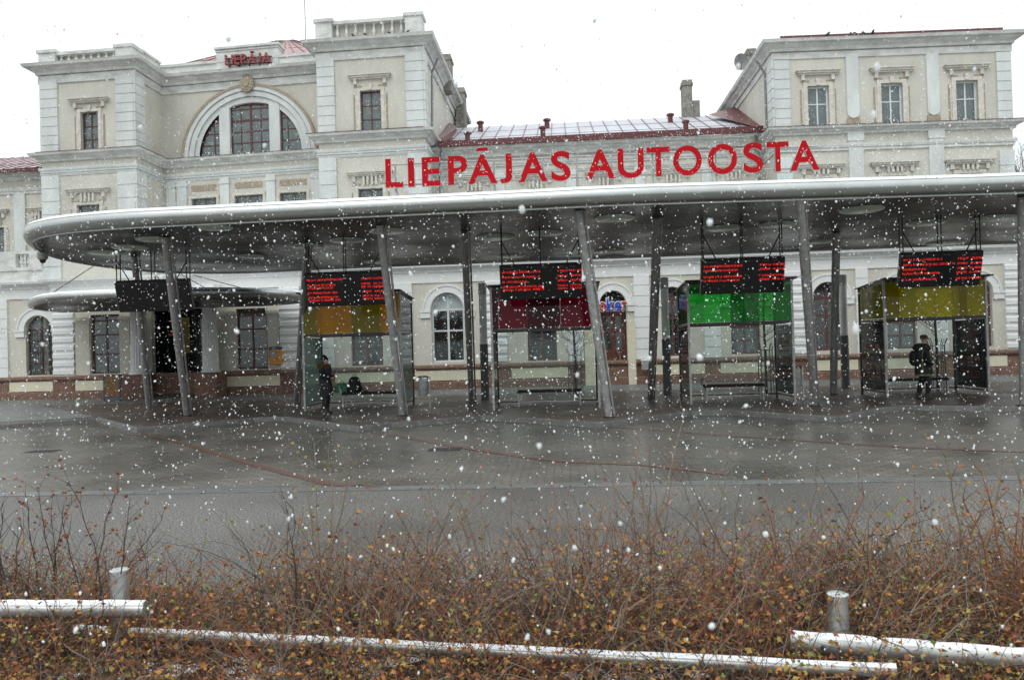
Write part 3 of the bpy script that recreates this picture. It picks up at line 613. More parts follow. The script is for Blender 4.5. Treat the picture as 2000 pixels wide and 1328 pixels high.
# chimneys (parts)
def chimney(px0, px1, pyt, Y, z0, w=.7, step=None):
    x0, zt = on_y(px0, pyt, Y); x1 = on_y(px1, pyt, Y)[0]; b = MB()
    b.box(x0+.05, x1-.05, Y, Y+w, z0, zt-.3); b.box(x0, x1, Y-.05, Y+w+.05, zt-.3, zt-.15); b.box(x0+.04, x1-.04, Y-.02, Y+w+.02, zt-.15, zt)
    if step: b.box(x1-.05, x1+.35, Y+.1, Y+w-.1, z0, zt-1.1)
    b.build('chimney', BRICKM, bld)
chimney(858, 881, 107, 40, 15.3, .9); chimney(887, 908, 172, 44, 13.5, .9)
chimney(1331, 1353, 157, 42.3, 12.5, .7, True); chimney(1457, 1478, 96, 39.5, 14, .8)
for px, py, pz in ((938, 237, 263), (1068, 232, 252), (1309, 222, 240)):
    x, zt = on_y(px, py, 40.5); b = MB(); b.lathe((x, 40.5, zt-.75), [(.13, 0), (.13, .6), (.2, .62), (.2, .7), (.1, .75)], 10); b.build('roof_vent', DRED, bld)
for px, py in ((913, 258), (1060, 247), (1339, 235)):
    x, zt = on_y(px, py, 37.2); b = MB(); b.lathe((x, 37.2, zt-.7), [(.12, 0), (.12, .56), (.18, .58), (.18, .66), (.1, .7)], 10); b.build('roof_vent', DRED, bld)
# drainpipes
def pipe(pts, r=.055):
    b = MB(); b.tube(pts, r, 8); b.build('drainpipe', mat('zinc_pipe', (.22, .23, .23), .45, .5), bld)
pipe([(TC[1]+.5, 35.6, 15.3), (TC[1]+.2, 35.7, 14.7), (TC[1]+.13, 35.7, 11.9)]); pipe([(TC[1]+.5, MY-.6, 11.2), (TC[1]+.35, MY-.2, 10.5), (TC[1]+.3, MY-.15, 5.7)])
pipe([(RB[0]-.5, 35.3, 14.3), (RB[0]-.15, 35.3, 13.7), (RB[0]-.15, 35.3, 11.2)]); pipe([(RB[0]-.5, MY-.6, 11.15), (RB[0]-.3, MY-.25, 10.4), (RB[0]-.3, MY-.2, 5.7)])
# ground storey trim
b = MB(); pg = [(-46, Y0), (PVa, Y0), (PVa, PV), (PVb, PV), (PVb, Y0), (40, Y0)]
b.sweep(pg, CORNP(5.62, .32, .4)); b.sweep(pg, [(0, 4.85), (.06, 4.85), (.06, 5.3), (0, 5.3)]); b.build('ground_cornice', mat('fresh_white_paint', (.76, .77, .76), .8, var=.08, vscale=1, bump=.2), bld, wrp=True)
FW = MATS['fresh_white_paint']
def Qg(a, c, Y, rust): b = MB(); quoin(b, gx(a, Y), gx(c, Y), 1.18, 4.86, Y, course=.44 if not rust else .37, rust=rust, gap=.03 if not rust else .07, proud=.1); b.build('quoin_strip', FW, bld, wrp=True)
for a, c in ((-130, -95), (-14, 17), (626, 652), (773, 807), (1109, 1139), (1240, 1270), (1376, 1407), (1508, 1530), (1673, 1697), (1822, 1850)): Qg(a, c, Y0, False)
for a, c in ((105, 146), (548, 587)): Qg(a, c, PV, True)
for a, c in ((950, 990), (1534, 1572), (1964, 2006)): Qg(a, c, Y0, True)
for h in holesA+[g[:5] for g in holesB]+[(DX0, DX1, .14, 4.2, 1)]:
    b = MB(); cx = (h[0]+h[1])/2; r_ = (h[1]-h[0])/2; zs = h[3]-r_; archivolt(b, cx, zs, r_+.02, r_+.3, Y0, .09, 20); archivolt(b, cx, zs, r_+.3, r_+.37, Y0, .13, 20)
    for s_ in (-1, 1):
        xx = sorted((cx+s_*(r_+.01), cx+s_*(r_+.5))); b.box(xx[0], xx[1], Y0-.117, Y0+.01, zs-.1, zs-.0); b.box(xx[0]+.02, xx[1]-.02, Y0-.083, Y0+.01, zs-.34, zs-.11)
    b.build('arch_moulding', FW, bld, wrp=True)
for a, c in ((438, 461), (146, 176), (233, 254), (522, 547)):
    b = MB(); x0, x1 = gx(a, PV), gx(c, PV); b.box(x0, x1, PV-.06, PV+.01, 3.6, 3.7); b.box(x0-.02, x1+.02, PV-.09, PV+.01, 3.7, 3.84); b.box(x0+.02, x1-.02, PV-.04, PV+.01, 1.2, 3.6)
    b.build('pilaster', mat('low_cream', (0, 0, 0)), bld, wrp=True)
b = MB(); b.sweep(pg, [(0, 1.0), (.13, 1.0), (.16, 1.05), (.16, 1.12), (.1, 1.18), (0, 1.2)]); b.sweep(pg, [(0, .1), (.14, .1), (.14, .42), (.1, .46), (0, .46)]); b.sweep(pg, [(0, .46), (.045, .46), (.045, 1.0), (0, 1.0)])
b.build('plinth', PLINTH, bld, wrp=True)
def cream_panels(rs, Y):
    for a, c in rs:
        b = MB(); b.box(gx(a, Y, 740), gx(c, Y, 740), Y-.075, Y, .5, .95); b.build('plinth_panel', CREAM2, bld, wrp=True)
cream_panels([(-60, -6), (20, 107)], Y0); cream_panels([(149, 246), (436, 548)], PV)
cream_panels([(655, 772), (812, 940), (1000, 1110), (1276, 1377), (1408, 1500), (1590, 1676), (1700, 1800), (1868, 1967)], Y0)
# portico columns, door jambs, brown door, entrance doors
for a, c in ((254, 290), (394, 428)):
    x0, x1 = gx(a, 33.4), gx(c, 33.4); cx = (x0+x1)/2; r_ = (x1-x0)/2*.82; b = MB(); n = 20; prof = []
    for z, k in ((1.35, 1.05), (3.9, .93), (4.72, .88)):
        prof.append((r_*k, z))
    i0 = len(b.v); n = 40
    for rr_, z in prof:
        for j in range(n): b.v.append((cx+rr_*(1 if j % 2 else .94)*math.cos(2*math.pi*j/n), 33.35+rr_*(1 if j % 2 else .94)*math.sin(2*math.pi*j/n), z))
    for k in range(2):
        for j in range(n): b.face((i0+k*n+j, i0+k*n+(j+1) % n, i0+(k+1)*n+(j+1) % n, i0+(k+1)*n+j))
    b.lathe((cx, 33.35, 1.18), [(r_*1.25, 0), (r_*1.25, .08), (r_*1.1, .1), (r_*1.15, .18)], 20); b.lathe((cx, 33.35, 4.72), [(r_*.95, 0), (r_*1.2, .1), (r_*1.2, .16)], 20); b.box(cx-r_*1.25, cx+r_*1.25, 33.35-r_*1.25, 33.35+r_*1.25, 4.88, 5.02)
    co = b.build('column', FW, bld, wrp=True)
    b = MB(); b.box(cx-.5, cx+.5, 32.8, 33.9, .11, 1.17); b.build('column_base', PLINTH, bld, wrp=True)
for xa_, xb_ in ((gx(1141), DX0-.02), (DX1+.02, gx(1240))): b = MB(); b.box(xa_, xb_, Y0-.17, Y0+.01, .12, 2.9); b.build('door_jamb', CREAM2, bld, wrp=True)
zs = 4.2-(DX1-DX0)/2
b = MB(); cxd = (DX0+DX1)/2; b.box(DX0+.04, DX1-.04, Y0+.2, Y0+.28, .72, zs-.1); b.box(DX0+.04, DX1-.04, Y0+.17, Y0+.3, zs-.1, zs+.02)
for x0, x1 in ((DX0+.04, DX0+.14), (cxd-.04, cxd+.04), (DX1-.14, DX1-.04)): b.box(x0, x1, Y0+.16, Y0+.2, .72, zs-.1)
for zz in (1.0, 1.3): b.box(cxd+.12, DX1-.2, Y0+.17, Y0+.2, zz, zz+.2)
dr = b.build('door', DOORM, bld, wrp=True)
b = MB()
for x0, x1 in ((DX0+.2, cxd-.1), (cxd+.1, DX1-.2)):
    for z0, z1 in ((1.7, 2.4), (2.5, 3.1)): b.box(x0, x1, Y0+.185, Y0+.199, z0, z1)
b.build('pane', GLASSD, dr, wrp=True)
b = MB(); b.box(DX0+.04, DX1-.04, Y0+.17, Y0+.27, .14, .7); b.build('kick_plate', mat('scuffed_sheet', (.28, .28, .27), .35, .6, var=.4, vscale=5), dr, wrp=True)
b = MB(); b.tube([(cxd+.08, Y0+.1, 1.75), (cxd+.14, Y0+.07, 1.6), (cxd+.26, Y0+.1, 1.35)], .018, 6); b.build('handle', STEELB, dr, wrp=True)
b = MB(); ex0, ex1 = ent[0], ent[1]
for k in range(4):
    xx = ex0+(ex1-ex0)*k/4+.03; w_ = (ex1-ex0)/4-.06
    b.box(xx, xx+.07, PV+2.0, PV+2.06, .13, 3.4); b.box(xx+w_-.07, xx+w_, PV+2.0, PV+2.06, .13, 3.4); b.box(xx+.07, xx+w_-.07, PV+2.0, PV+2.06, 2.3, 2.42); b.box(xx+.07, xx+w_-.07, PV+2.0, PV+2.06, .13, .35)
eo = b.build('entrance_doors', DSTEEL, bld, wrp=True)
b = MB(); b.box(ex0+.02, ex1-.02, PV+2.02, PV+2.04, .14, 4.1); b.build('pane', GLASSD, eo, wrp=True)
b = MB(); x0 = gx(324, PV-.1); x1 = gx(341, PV-.1); b.box(x0, x1, PV+.1, PV+.14, 2.85, 2.95); b.build('door_notice', mat('dull_red', (.35, .03, .03), .5), bld)
b = MB(); b.box(gx(354, PV), gx(369, PV), PV+.06, PV+.1, 2.05, 3.65); b.build('door_banner', mat('ochre_banner', (.14, .09, .015), .7), bld)
for sx in (0, 1, 2):
    b = MB(); b.box(ent[0]+.02+sx*.02, ent[1]-.02-sx*.02, 33.3+sx*.33, PV+2., .12+sx*.001, .14+sx*.13); b.build('entrance_step', mat('dark_step', (.05, .045, .04), .7), bld)  # steps coloured dark too, the entrance recess's shade put into their colour
# terrace balustrade at the far left
b = MB(); b.box(-46, -24.05, Y0-.05, Y0+.25, 6.98, 7.12); b.box(-46, -24.05, Y0-.05, Y0+.25, 6.2, 6.36); b.box(-46, -24.05, Y0+.0, Y0+.2, 5.62, 6.2)
for x0, x1 in ((-26.3, -25.35), (-24.7, -24.1), (-31.5, -30.3)): b.box(x0, x1, Y0-.06, Y0+.26, 6.2, 7.0)
b.build('terrace_parapet', CORN, bld, wrp=True)
for X in [-25.2+.3*k for k in range(2)]+[-30.1+.34*k for k in range(11)]: b = MB(); baluster(b, X+.08, Y0+.1, 6.36, 6.98); b.build('baluster', CORN, bld, wrp=True)
# ------------------------------------------------------------------ lettering on the station parapet
def letter_obj(ch, size, depth, mats, name='letter', bold=0.):
    me = text_mesh('A' if ch == 'Ā' else ch, size, depth, bold); me.name = name
    if ch == 'Ā':
        bm = bmesh.new(); bm.from_mesh(me); mx_ = max(v.co.y for v in bm.verts); xs_ = [v.co.x for v in bm.verts]; xm = (max(xs_)+min(xs_))/2; ww = (max(xs_)-min(xs_))*.2
        r_ = bmesh.ops.create_cube(bm, size=1)['verts']
        for v in r_: v.co = (xm+v.co.x*2*ww, mx_+.13+v.co.y*.085, v.co.z*2*depth)
        bm.to_mesh(me); bm.free()
    if ch == 'J':
        lo = min(v.co.y for v in me.vertices); hi = max(v.co.y for v in me.vertices); k_ = (hi+.03)/(hi-lo)
        for v in me.vertices: v.co.y = hi-(hi-v.co.y)*k_
    me.materials.clear(); [me.materials.append(m) for m in mats]
    mi = [0 if abs(p.normal.z) > .5 else 1 for p in me.polygons]; me.polygons.foreach_set('material_index', mi)
    return me
def sign_row(root, text, x0, x1, zb, zt, Y, mats, bold=0., depth=.05, z_slope=0., gapw=.14, spans=None):
    items = []
    for ch in text:
        if ch == ' ': items.append((None, .55)); continue
        me = letter_obj(ch, 1, depth, mats, bold=bold); xs = [v.co.x for v in me.vertices]; items.append((me, max(xs)-min(xs), min(xs)))
    ref = letter_obj('I', 1, depth, mats, bold=bold); capz = max(v.co.y for v in ref.vertices); base = min(v.co.y for v in ref.vertices)
    k_ = -1
    tot = sum(i[1] for i in items)+gapw*(len(items)-1); sx = (x1-x0)/tot; x = 0
    for it in items:
        if it[0] is not None:
            me = it[0]; s_ = (zt-zb)/(capz-base); k_ += 1; a0, fx_ = (x*sx, sx)
            if spans: a0 = spans[k_][0]; fx_ = (spans[k_][1]-a0)/it[1]
            for v in me.vertices:
                X = (v.co.x-it[2])*fx_+a0; Z = (v.co.y-base)*s_; v.co = (X, -v.co.z, Z)
            xc = a0+it[1]*fx_/2; ob = bpy.data.objects.new('letter', me); COL.objects.link(ob); ob.parent = root; ob.location = (0, 0, z_slope*xc)
        x += it[1]+gapw
x0, z0 = on_y(440, 128, 36.6); x1 = on_y(529, 122, 36.6)[0]; zt = on_y(440, 109, 36.6)[1]
ss = empty('station_name_sign', (x0, 36.62, z0), 'weathered red letters LIEPĀJA on the station parapet above the arched window', 'sign')
sign_row(ss, 'LIEPĀJA', 0, x1-x0, 0, zt-z0, 0, [REDW, REDW], bold=.022, depth=.08, z_slope=.01, gapw=.12)
b = MB(); b.box(.02, x1-x0, .1, .16, .04, .08); b.box(.02, x1-x0, .1, .16, .34, .38)
for k in range(5): b.box(.1+k*.5, .13+k*.5, .1, .24, -.04, .4)
b.build('mounting_rail', DSTEEL, ss)
# ------------------------------------------------------------------ big canopy
ZB, ZT, TR = 4.9, 5.3, .2
front = [(60, 470), (75, 463), (100, 457.5), (150, 451), (250, 443.5), (375, 438), (500, 432), (650, 425), (800, 418), (1000, 409), (1200, 399), (1400, 393), (1600, 387), (1800, 381), (2000, 375)]
rear = [(62, 478), (70, 487), (95, 500), (135, 510), (187, 519), (250, 527), (320, 532), (400, 534), (500, 532.5), (600, 527)]
FP = [on_z(px, py, ZB) for px, py in front]; RP = [on_z(px, py, ZB) for px, py in rear]
def smooth_path(P, n=2):
    for _ in range(n):
        Q_ = [P[0]]
        for a, c in zip(P, P[1:]): Q_ += [(a[0]*.75+c[0]*.25, a[1]*.75+c[1]*.25), (a[0]*.25+c[0]*.75, a[1]*.25+c[1]*.75)]
        Q_.append(P[-1]); P = Q_
    return P
FP.append((30, FP[-1][1]+.6)); yr = RP[-1][1]
RP += [(-5, 27.4), (5, 27.4), (15, 27.4), (30, 27.4)]
outline = smooth_path(list(reversed(RP))+FP)
can = empty('bus_station_canopy', (0, 0, 0), 'huge grey metal canopy with rounded edge on leaning steel columns over the bus bays', 'canopy')
prof = [(-.02, ZB-.0)]+[(-.0+(-.18+TR)+TR*math.sin(a), ZB+.2-TR*math.cos(a)) for a in [math.pi*k/10 for k in range(11)]]+[(-.1, ZT), (-.1, ZT-.03), (-.1, ZB+.03)]
b = MB(); b.sweep(outline, [(-.12, ZB)]+[(TR*.9*math.sin(math.pi*k/12)-.0, ZB+TR-TR*math.cos(math.pi*k/12)) for k in range(13)]+[(-.12, ZT)]); b.build('edge_tube', ALU, can, smooth=True)
def edge_top_layer(ol, rad, zc, par, a0=.0, a1=1.35, close=False):  # pale layer over the upper part of a rounded canopy edge
    b = MB(); n_ = 7; S = [(rad*.0+(rad+.012)*math.cos(a0+(a1-a0)*k/n_)*.9, zc+(rad+.012)*math.sin(a0+(a1-a0)*k/n_)) for k in range(n_+1)]
    b.sweep(ol, S+[(-.12, zc+rad+.01), (-.12, zc+rad*.5), (rad*.5, zc+rad*.4)], close=close); return b.build('pale_top_layer', mat('pale_top_coat', (.80, .82, .82), .6, var=.08, vscale=3), par, smooth=True)
edge_top_layer(outline, TR, ZB+TR, can, .62, 1.5)
b = MB()
cent = [(x, y) for x, y in outline]
b.sweep(outline, [(-.05, ZB-.035), (-.02, ZB-.035), (-.02, ZB+.0), (-.05, ZB+.0)]); b.build('edge_trim', STEELB, can)
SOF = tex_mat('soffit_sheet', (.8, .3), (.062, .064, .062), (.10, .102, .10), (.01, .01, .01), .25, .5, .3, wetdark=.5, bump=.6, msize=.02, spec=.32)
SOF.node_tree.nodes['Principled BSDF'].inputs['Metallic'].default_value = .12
def cap_poly(z, inset, m, name, parent):
    bm = bmesh.new(); vs = []
    P = [Vector(p) for p in outline]
    vs = [bm.verts.new((p.x, p.y, z)) for p in P]; f = bm.faces.new(vs); bmesh.ops.triangulate(bm, faces=[f]); me = bpy.data.meshes.new(name); bm.to_mesh(me); bm.free(); me.materials.append(m)
    ob = bpy.data.objects.new(name, me); COL.objects.link(ob); ob.parent = parent; return ob
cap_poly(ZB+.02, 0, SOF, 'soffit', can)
cap_poly(ZT-.02, 0, mat('snowy_sheet_roof', (.6, .61, .61), .6, var=.2, vscale=2), 'roof_deck', can)
DISC = mat('pale_green_lamp_disc', (.66, .78, .68), .3, var=.2, vscale=5)
for px, py, hw in ((298, 468, 32), (254, 484, 34), (208, 494, 34), (600, 481, 32), (678, 470, 34), (757, 452, 36), (490, 501, 26), (735, 511, 26), (968, 464, 38), (1065, 456, 34), (1200, 427, 40), (1190, 491, 30), (1415, 446, 35), (1517, 439, 33), (1608, 472, 26), (1683, 410, 40), (1808, 436, 36), (1940, 427, 38), (1848, 475, 34), (1000, 500, 26), (420, 445, 34)):
    x, y = on_z(px, py, ZB); r_ = hw*y/F*1.0; b = MB(); b.lathe((x, y, ZB-.03), [(r_*.93, 0), (r_, .02), (r_, .055)], 28); b.build('ceiling_disc', DISC, can, smooth=True)
cols = [((365, 812), (322, 462)), ((786, 812), (742, 440)), ((1190, 815), (1130, 412)), ((1591, 793), (1562, 388)),
        ((291, 801), (262, 500)), ((578, 790), (600, 478)), ((921, 785), (907, 452)), ((1270, 778), (1282, 425)), ((1626, 770), (1632, 455)), ((1999, 792), (1996, 385)), ((600, 788), (612, 490)), ((330, 792), (290, 520))]
for k, (pb, pt) in enumerate(cols[:10]):
    x0, y0 = on_z(*pb, .12); x1, y1 = on_z(*pt, ZB+.02); b = MB(); b.tube([(x0, y0, .11), (x0+(x1-x0)*.5, y0+(y1-y0)*.5, 2.5), (x1, y1, ZB+.03)], [.085, .097, .093], 20)
    c_ = b.build('column', STEEL if k < 4 else mat('rear_column_steel', (.40, .40, .39), .4, .3, var=.35, vscale=7), can, smooth=True)
    b = MB(); b.tube([(x0+.13, y0+.05, .11), (x1+.13, y1+.05, ZB+.03)], .028, 8); b.build('downpipe', STEEL, c_, smooth=True)
    b = MB(); b.lathe((x0, y0, .12), [(.16, 0), (.16, .015), (.12, .03)], 20); b.build('column_foot', DSTEEL, c_)
# CCTV housing under the canopy's nose
x, y = on_z(83, 492, ZB); c5 = empty('security_camera', (x, y, ZB), 'small grey dome security camera under the rounded left tip of the canopy', 'camera')
b = MB(); b.lathe((0, 0, -.22), [(.1, 0), (.14, .05), (.14, .2), (.06, .22)], 16); b.build('housing', STEEL, c5, smooth=True)
b = MB(); b.lathe((0, 0, -.32), [(.02, 0), (.07, .03), (.085, .1)], 16); b.build('dome', BLACK, c5, smooth=True)
# ------------------------------------------------------------------ big red sign standing on the canopy
SY = 17.75
xA, zA_ = on_y(755, 368, SY); xB, zB_ = on_y(1601, 333, SY); zT1 = on_y(755, 312, SY)[1]
sg = empty('bus_station_sign', (xA, SY, zA_), 'big red letters LIEPĀJAS AUTOOSTA standing on the front edge of the canopy', 'sign')
sign_row(sg, 'LIEPĀJAS AUTOOSTA', 0, xB-xA, 0, zT1-zA_, 0, [REDL, LSIDE], bold=.023, depth=.05, z_slope=(zB_-zA_)/(xB-xA), spans=[(on_y(a_, 350, SY)[0]-xA, on_y(c_, 350, SY)[0]-xA) for a_, c_ in ((754, 788), (798, 810), (825, 861), (876, 914), (915, 972), (977, 1001), (1013, 1070), (1077, 1115), (1144, 1202), (1207, 1258), (1264, 1309), (1315, 1371), (1383, 1440), (1452, 1491), (1498, 1541), (1543, 1600))])
for o_ in children(sg):      # pale back tray behind each red face
    me = o_.data
b = MB(); L = xB-xA; hz = zT1-zA_
for zz in (hz*.12, hz*.84): b.tube([(.05, .09, zz), (L-.05, .09, zz+(zB_-zA_))], .02, 6)
b.build('support_rail', STEEL, sg)
for f_ in (.02, .13, .255, .37, .45, .53, .625, .77, .86):
    b = MB(); b.tube([(L*f_, .09, hz*.84), (L*f_, .09, ZT-.05-zA_)], .022, 6); b.tube([(L*f_, .09, hz*.12), (L*f_+.05, .4, ZT-.05-zA_)], .018, 6); b.build('support_post', STEEL, sg)
# ------------------------------------------------------------------ entrance canopy
ZE = 4.0
fr = [(62, 603), (64, 598), (80, 592), (110, 588), (150, 586), (200, 584), (260, 582), (330, 580), (400, 579), (470, 579), (540, 581), (590, 584), (612, 590)]
rp2 = [(62, 603), (75, 606), (110, 610), (160, 613), (230, 614), (330, 612), (420, 609), (500, 606), (570, 600), (612, 590)]
A = [on_z(px, py, ZE) for px, py in fr]; Bp = [on_z(px, py, ZE) for px, py in rp2]; Bp = [(x, min(y, PV-.5)) for x, y in Bp]
ol2 = smooth_path(A+list(reversed(Bp))[1:-1]+[A[0]])[:-1]
ec = empty('entrance_canopy', (0, 0, 0), 'smaller oval grey canopy with tie rods over the dark station entrance', 'canopy')
b = MB(); b.sweep(ol2, [(-.1, ZE)]+[(.15*math.sin(math.pi*k/10), ZE+.16-.16*math.cos(math.pi*k/10)) for k in range(11)]+[(-.1, ZE+.32)], close=True); b.build('edge_tube', ALU, ec, smooth=True); edge_top_layer(ol2, .155, ZE+.16, ec, .5, 1.5, True)
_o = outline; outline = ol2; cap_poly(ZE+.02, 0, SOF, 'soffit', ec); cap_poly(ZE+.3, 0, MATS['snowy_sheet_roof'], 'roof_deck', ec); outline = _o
for (px, py), (qx, qy) in (((95, 577), (187, 517)), ((330, 575), (300, 530)), ((400, 562), (350, 534)), ((470, 562), (372, 536))):
    Ya = 29.; Yb = PV-.05; xa, za = on_y(px, py, Ya); xb, zb = on_y(qx, qy, Yb); b = MB(); b.tube([(xa, Ya, max(za, ZE+.2)), (xb, Yb, zb)], .02, 6); b.build('tie_rod', DSTEEL, ec)
# ------------------------------------------------------------------ LED departure boards
def board(k, px0, px1, pyl, pyr, lab, lit, rows):
    u = ((px0+px1)/2-1000)/F; w = 2.1; d = F*w/(px1-px0); Y = d*(.9976+.0698*u)
    xa, za = on_y(px0, pyl, Y); xb, zb = on_y(px1, pyr, Y); w = xb-xa; zt = (za+zb)/2
    t = empty('departure_board', ((xa+xb)/2, Y, zt), lab, 'display board', 'departure boards hung under the canopy')
    h = .9; tilt = R(17)
    rot = Matrix.Rotation(tilt, 4, 'X')       # top leans toward the road
    def put(b, name, m, par=t, **kw):
        b.v = [tuple(rot @ Vector(v)) for v in b.v]; return b.build(name, m, par, **kw)
    b = MB(); b.box(-w/2, w/2, 0, .16, -h, 0); ho = put(b, 'housing', BLACK, bevel=.01)
    b = MB(); b.box(-w/2+.03, w/2-.03, -.008, .0, -h+.03, -.03); put(b, 'screen', SCREEN)
    b = MB()
    for x0, n in ((-w/2+.1, 9), (-w/2+.8*w/2.1*1.3, 6), (w/2-.55, 5), (w/2-.3, 4)):
        x = x0
        for j in range(n):
            ww = rnd.uniform(.018, .03); b.box(x, x+ww, -.012, -.0085, -.085, -.085+rnd.choice((.022, .03))); x += ww+.008
    put(b, 'header_print', GREYTXT)
    if lit:
        b = MB(); rr_ = random.Random(k)
        for (z, n1, n2) in rows:
            for x0, n in ((-w/2+.06, n1), (w/2-.62, 7), (w/2-.30, 8)):
                if n2 == 0 and x0 > 0: continue
                x = x0
                for j in range(n):
                    if rr_.random() < .1 and j: x += .03
                    for cx_ in range(3):
                        for cz_ in range(5):
                            if rr_.random() < .5: b.box(x+cx_*.0095, x+cx_*.0095+.0085, -.012, -.009, -z+cz_*.0105, -z+cz_*.0105+.0095)
                    x += .037
        put(b, 'led_text', LED)
    zs_ = ZB+.02-zt
    for X in (-w/2+.06, 0, w/2-.06):
        for dy in (.05, .25):
            b = MB(); b.tube([(X, dy, -.06), (X, dy, zs_)], .016, 6); b.build('hanger_rod', DSTEEL, t)
    for s_ in (-1, 1):
        b = MB(); b.tube([(s_*w*.3, .12, -.04), (s_*(w/2-.08), .12, zs_*.62)], .016, 6); b.build('brace', DSTEEL, t)
    return t
R5 = lambda *a: [(z, n, 1) for z, n in a]
board(0, 222, 367, 551, 545, 'unlit black departure board hanging left of the entrance, farthest left of the row', False, [])
board(1, 593, 749, 537, 528, 'lit departure board hanging above the amber topped bus shelter', True, R5((.2, 26), (.34, 20), (.42, 19), (.55, 20), (.67, 22), (.75, 21)))
board(2, 975, 1136, 520, 514, 'lit departure board hanging above the dark red topped bus shelter', True, R5((.2, 26), (.33, 24), (.45, 17), (.58, 27), (.66, 26)))
board(3, 1370, 1534, 508, 502, 'lit departure board with four text rows above the bright green shelter', True, R5((.2, 26), (.31, 23), (.47, 22), (.57, 22)))
board(4, 1761, 1922, 495, 490, 'lit departure board hanging above the mustard yellow bus shelter on the right', True, R5((.2, 22), (.33, 30), (.45, 16), (.56, 24), (.72, 21)))
# ------------------------------------------------------------------ bus shelters
PAPER = mat('poster_dark', (.035, .035, .04), .5, var=.3, vscale=14)
PCOL = [PAPER, mat('poster_red', (.16, .025, .025), .5), mat('poster_tan', (.2, .14, .10), .5), mat('poster_grey', (.12, .12, .12), .5)]
def poster(b, x0, x1, y0, y1, z0, z1, rr_):
    """flat sheet with printed blocks on a side wall from (x0,y0) to (x1,y1)"""
    P = lambda s, z, o=0: (x0+(x1-x0)*s, y0+(y1-y0)*s, z)
    d = Vector((x1-x0, y1-y0, 0)).normalized(); nn = Vector((d.y, -d.x, 0))
    def rect(s0, s1, za, zb, off, m):
        b.m = m; q = [Vector(P(s0, za)), Vector(P(s1, za)), Vector(P(s1, zb)), Vector(P(s0, zb))]; b.prism([v+nn*off for v in q], nn*.004)
        b.prism([v-nn*off for v in q], -nn*.004)
    rect(0, 1, z0, z1, 0, 0)
    z = z1-.12
    while z > z0+.1:
        h = rr_.uniform(.04, .16)
        if rr_.random() < .35:
            for s in (0.08, .38, .68): rect(s, s+.24, z-h, z, .006, rr_.choice((1, 2, 3, 1)))
        else: rect(.08, rr_.uniform(.5, .92), z-h*.35, z, .006, rr_.choice((3, 3, 1)))
        z -= h+.03
    b.m = 0
def shelter(k, pfl, pfr, dep, pal, lab, top, bot, posters, strips, frost=False, num=None):
    (x0, y0), (x1, y1) = on_z(*pfl, .12), on_z(*pfr, .12); Y = (y0+y1)/2; xa = on_y(pfl[0], pfl[1], Y)[0]; xb = on_y(pfr[0], pfr[1], Y)[0]; w = xb-xa
    t = empty('bus_shelter', (xa, Y, .12), lab, 'bus shelter', 'glass bus shelters on the platform')
    zt = on_y(*top, Y)[1]-.12; zb = on_y(*bot, Y)[1]-.12; D = dep
    for X, yy in ((0, 0), (w, 0), (0, D), (w, D)):
        b = MB(); b.box(X-.03, X+.03, yy-.03, yy+.03, 0, zt-(.0 if yy == 0 else .12)); b.build('post', DSTEEL if yy else STEEL, t)
    RL_ = [(.03, w-.03, yy-.028, yy+.028, z-.035, z+.035) for yy in (0, D) for z in (zb, zt-(.06 if yy == 0 else .18))]+[(X-.025, X+.025, .03, D-.03, zb-.03, zb+.03) for X in (0, w)]+[(.03, w-.03, D-.02, D+.02, .1, .14)]+[(X-.02, X+.02, .03, D-.03, .12, .16) for X in (0, w)]
    for q in RL_: b = MB(); b.box(*q); b.build('frame_rail', DSTEEL, t)
    b = MB(); b.box(.35, w-.35, -.05, -.028, zb-.06, zb-.035)
    for q in (.2, .4, .6, .8): b.box(w*q-.012, w*q+.012, -.045, -.02, zb-.12, zb-.03)
    b.build('sign_hook_rail', DSTEEL, t)
    b = MB(); b.prism([(-.1, -.28, zt+.0), (-.1, D+.1, zt-.14), (-.1, D+.1, zt-.11), (-.1, -.28, zt+.035)], (w+.2, 0, 0)); b.build('roof', DSTEEL, t)
    prev = .03
    for (s1, m) in strips:
        X = .03+(w-.06)*s1; b = MB(); b.box(prev+.002, X-.002, -.012, -.002, zb+.04, zt-.1); b.build('coloured_panel', pal[m], t); prev = X
    sg_ = pal[0] if k in (3, 4) else CLEAR
    for X in (0, w):
        b = MB(); b.box(X-.006, X+.006, .04, D-.04, zb+.04, zt-.12); b.build('upper_side_panel', sg_ if (X == 0) else CLEAR, t)
        b = MB(); b.box(X-.006, X+.006, .06, D-.06, .2, zb-.06); b.build('side_glass', FROST if frost else CLEAR, t)
    b = MB(); b.box(.05, w-.05, D-.006, D+.006, .2, zb-.06); b.build('rear_glass', CLEAR, t)
    for s in posters:
        b = MB(); rr_ = random.Random(k*10+s); X = w*s; poster(b, X, X, .32, D-.3, .38, zb-.2, rr_); b.build('poster', PCOL, t)
    if num:
        me = letter_obj(num, .62, .004, [mat('white_vinyl', (.55, .55, .5), .5)]*2, bold=.0)
        for v in me.vertices: v.co = (-.014-v.co.z*.3, D*.72-v.co.x, v.co.y+zb+.42)
        ob = bpy.data.objects.new('bay_number', me); COL.objects.link(ob); ob.parent = t
        b = MB(); yy0, yy1, z0, z1 = D*.2, D*.85, zb+.28, zb+1.02
        for q in ((yy0, yy1, z0, z0+.015), (yy0, yy1, z1-.015, z1), (yy0, yy0+.015, z0, z1), (yy1-.015, yy1, z0, z1)): b.box(-.016, -.012, q[0], q[1], q[2], q[3])
        b.build('number_frame', MATS['white_vinyl'], t)
    return t, xa, Y, w
sh = []
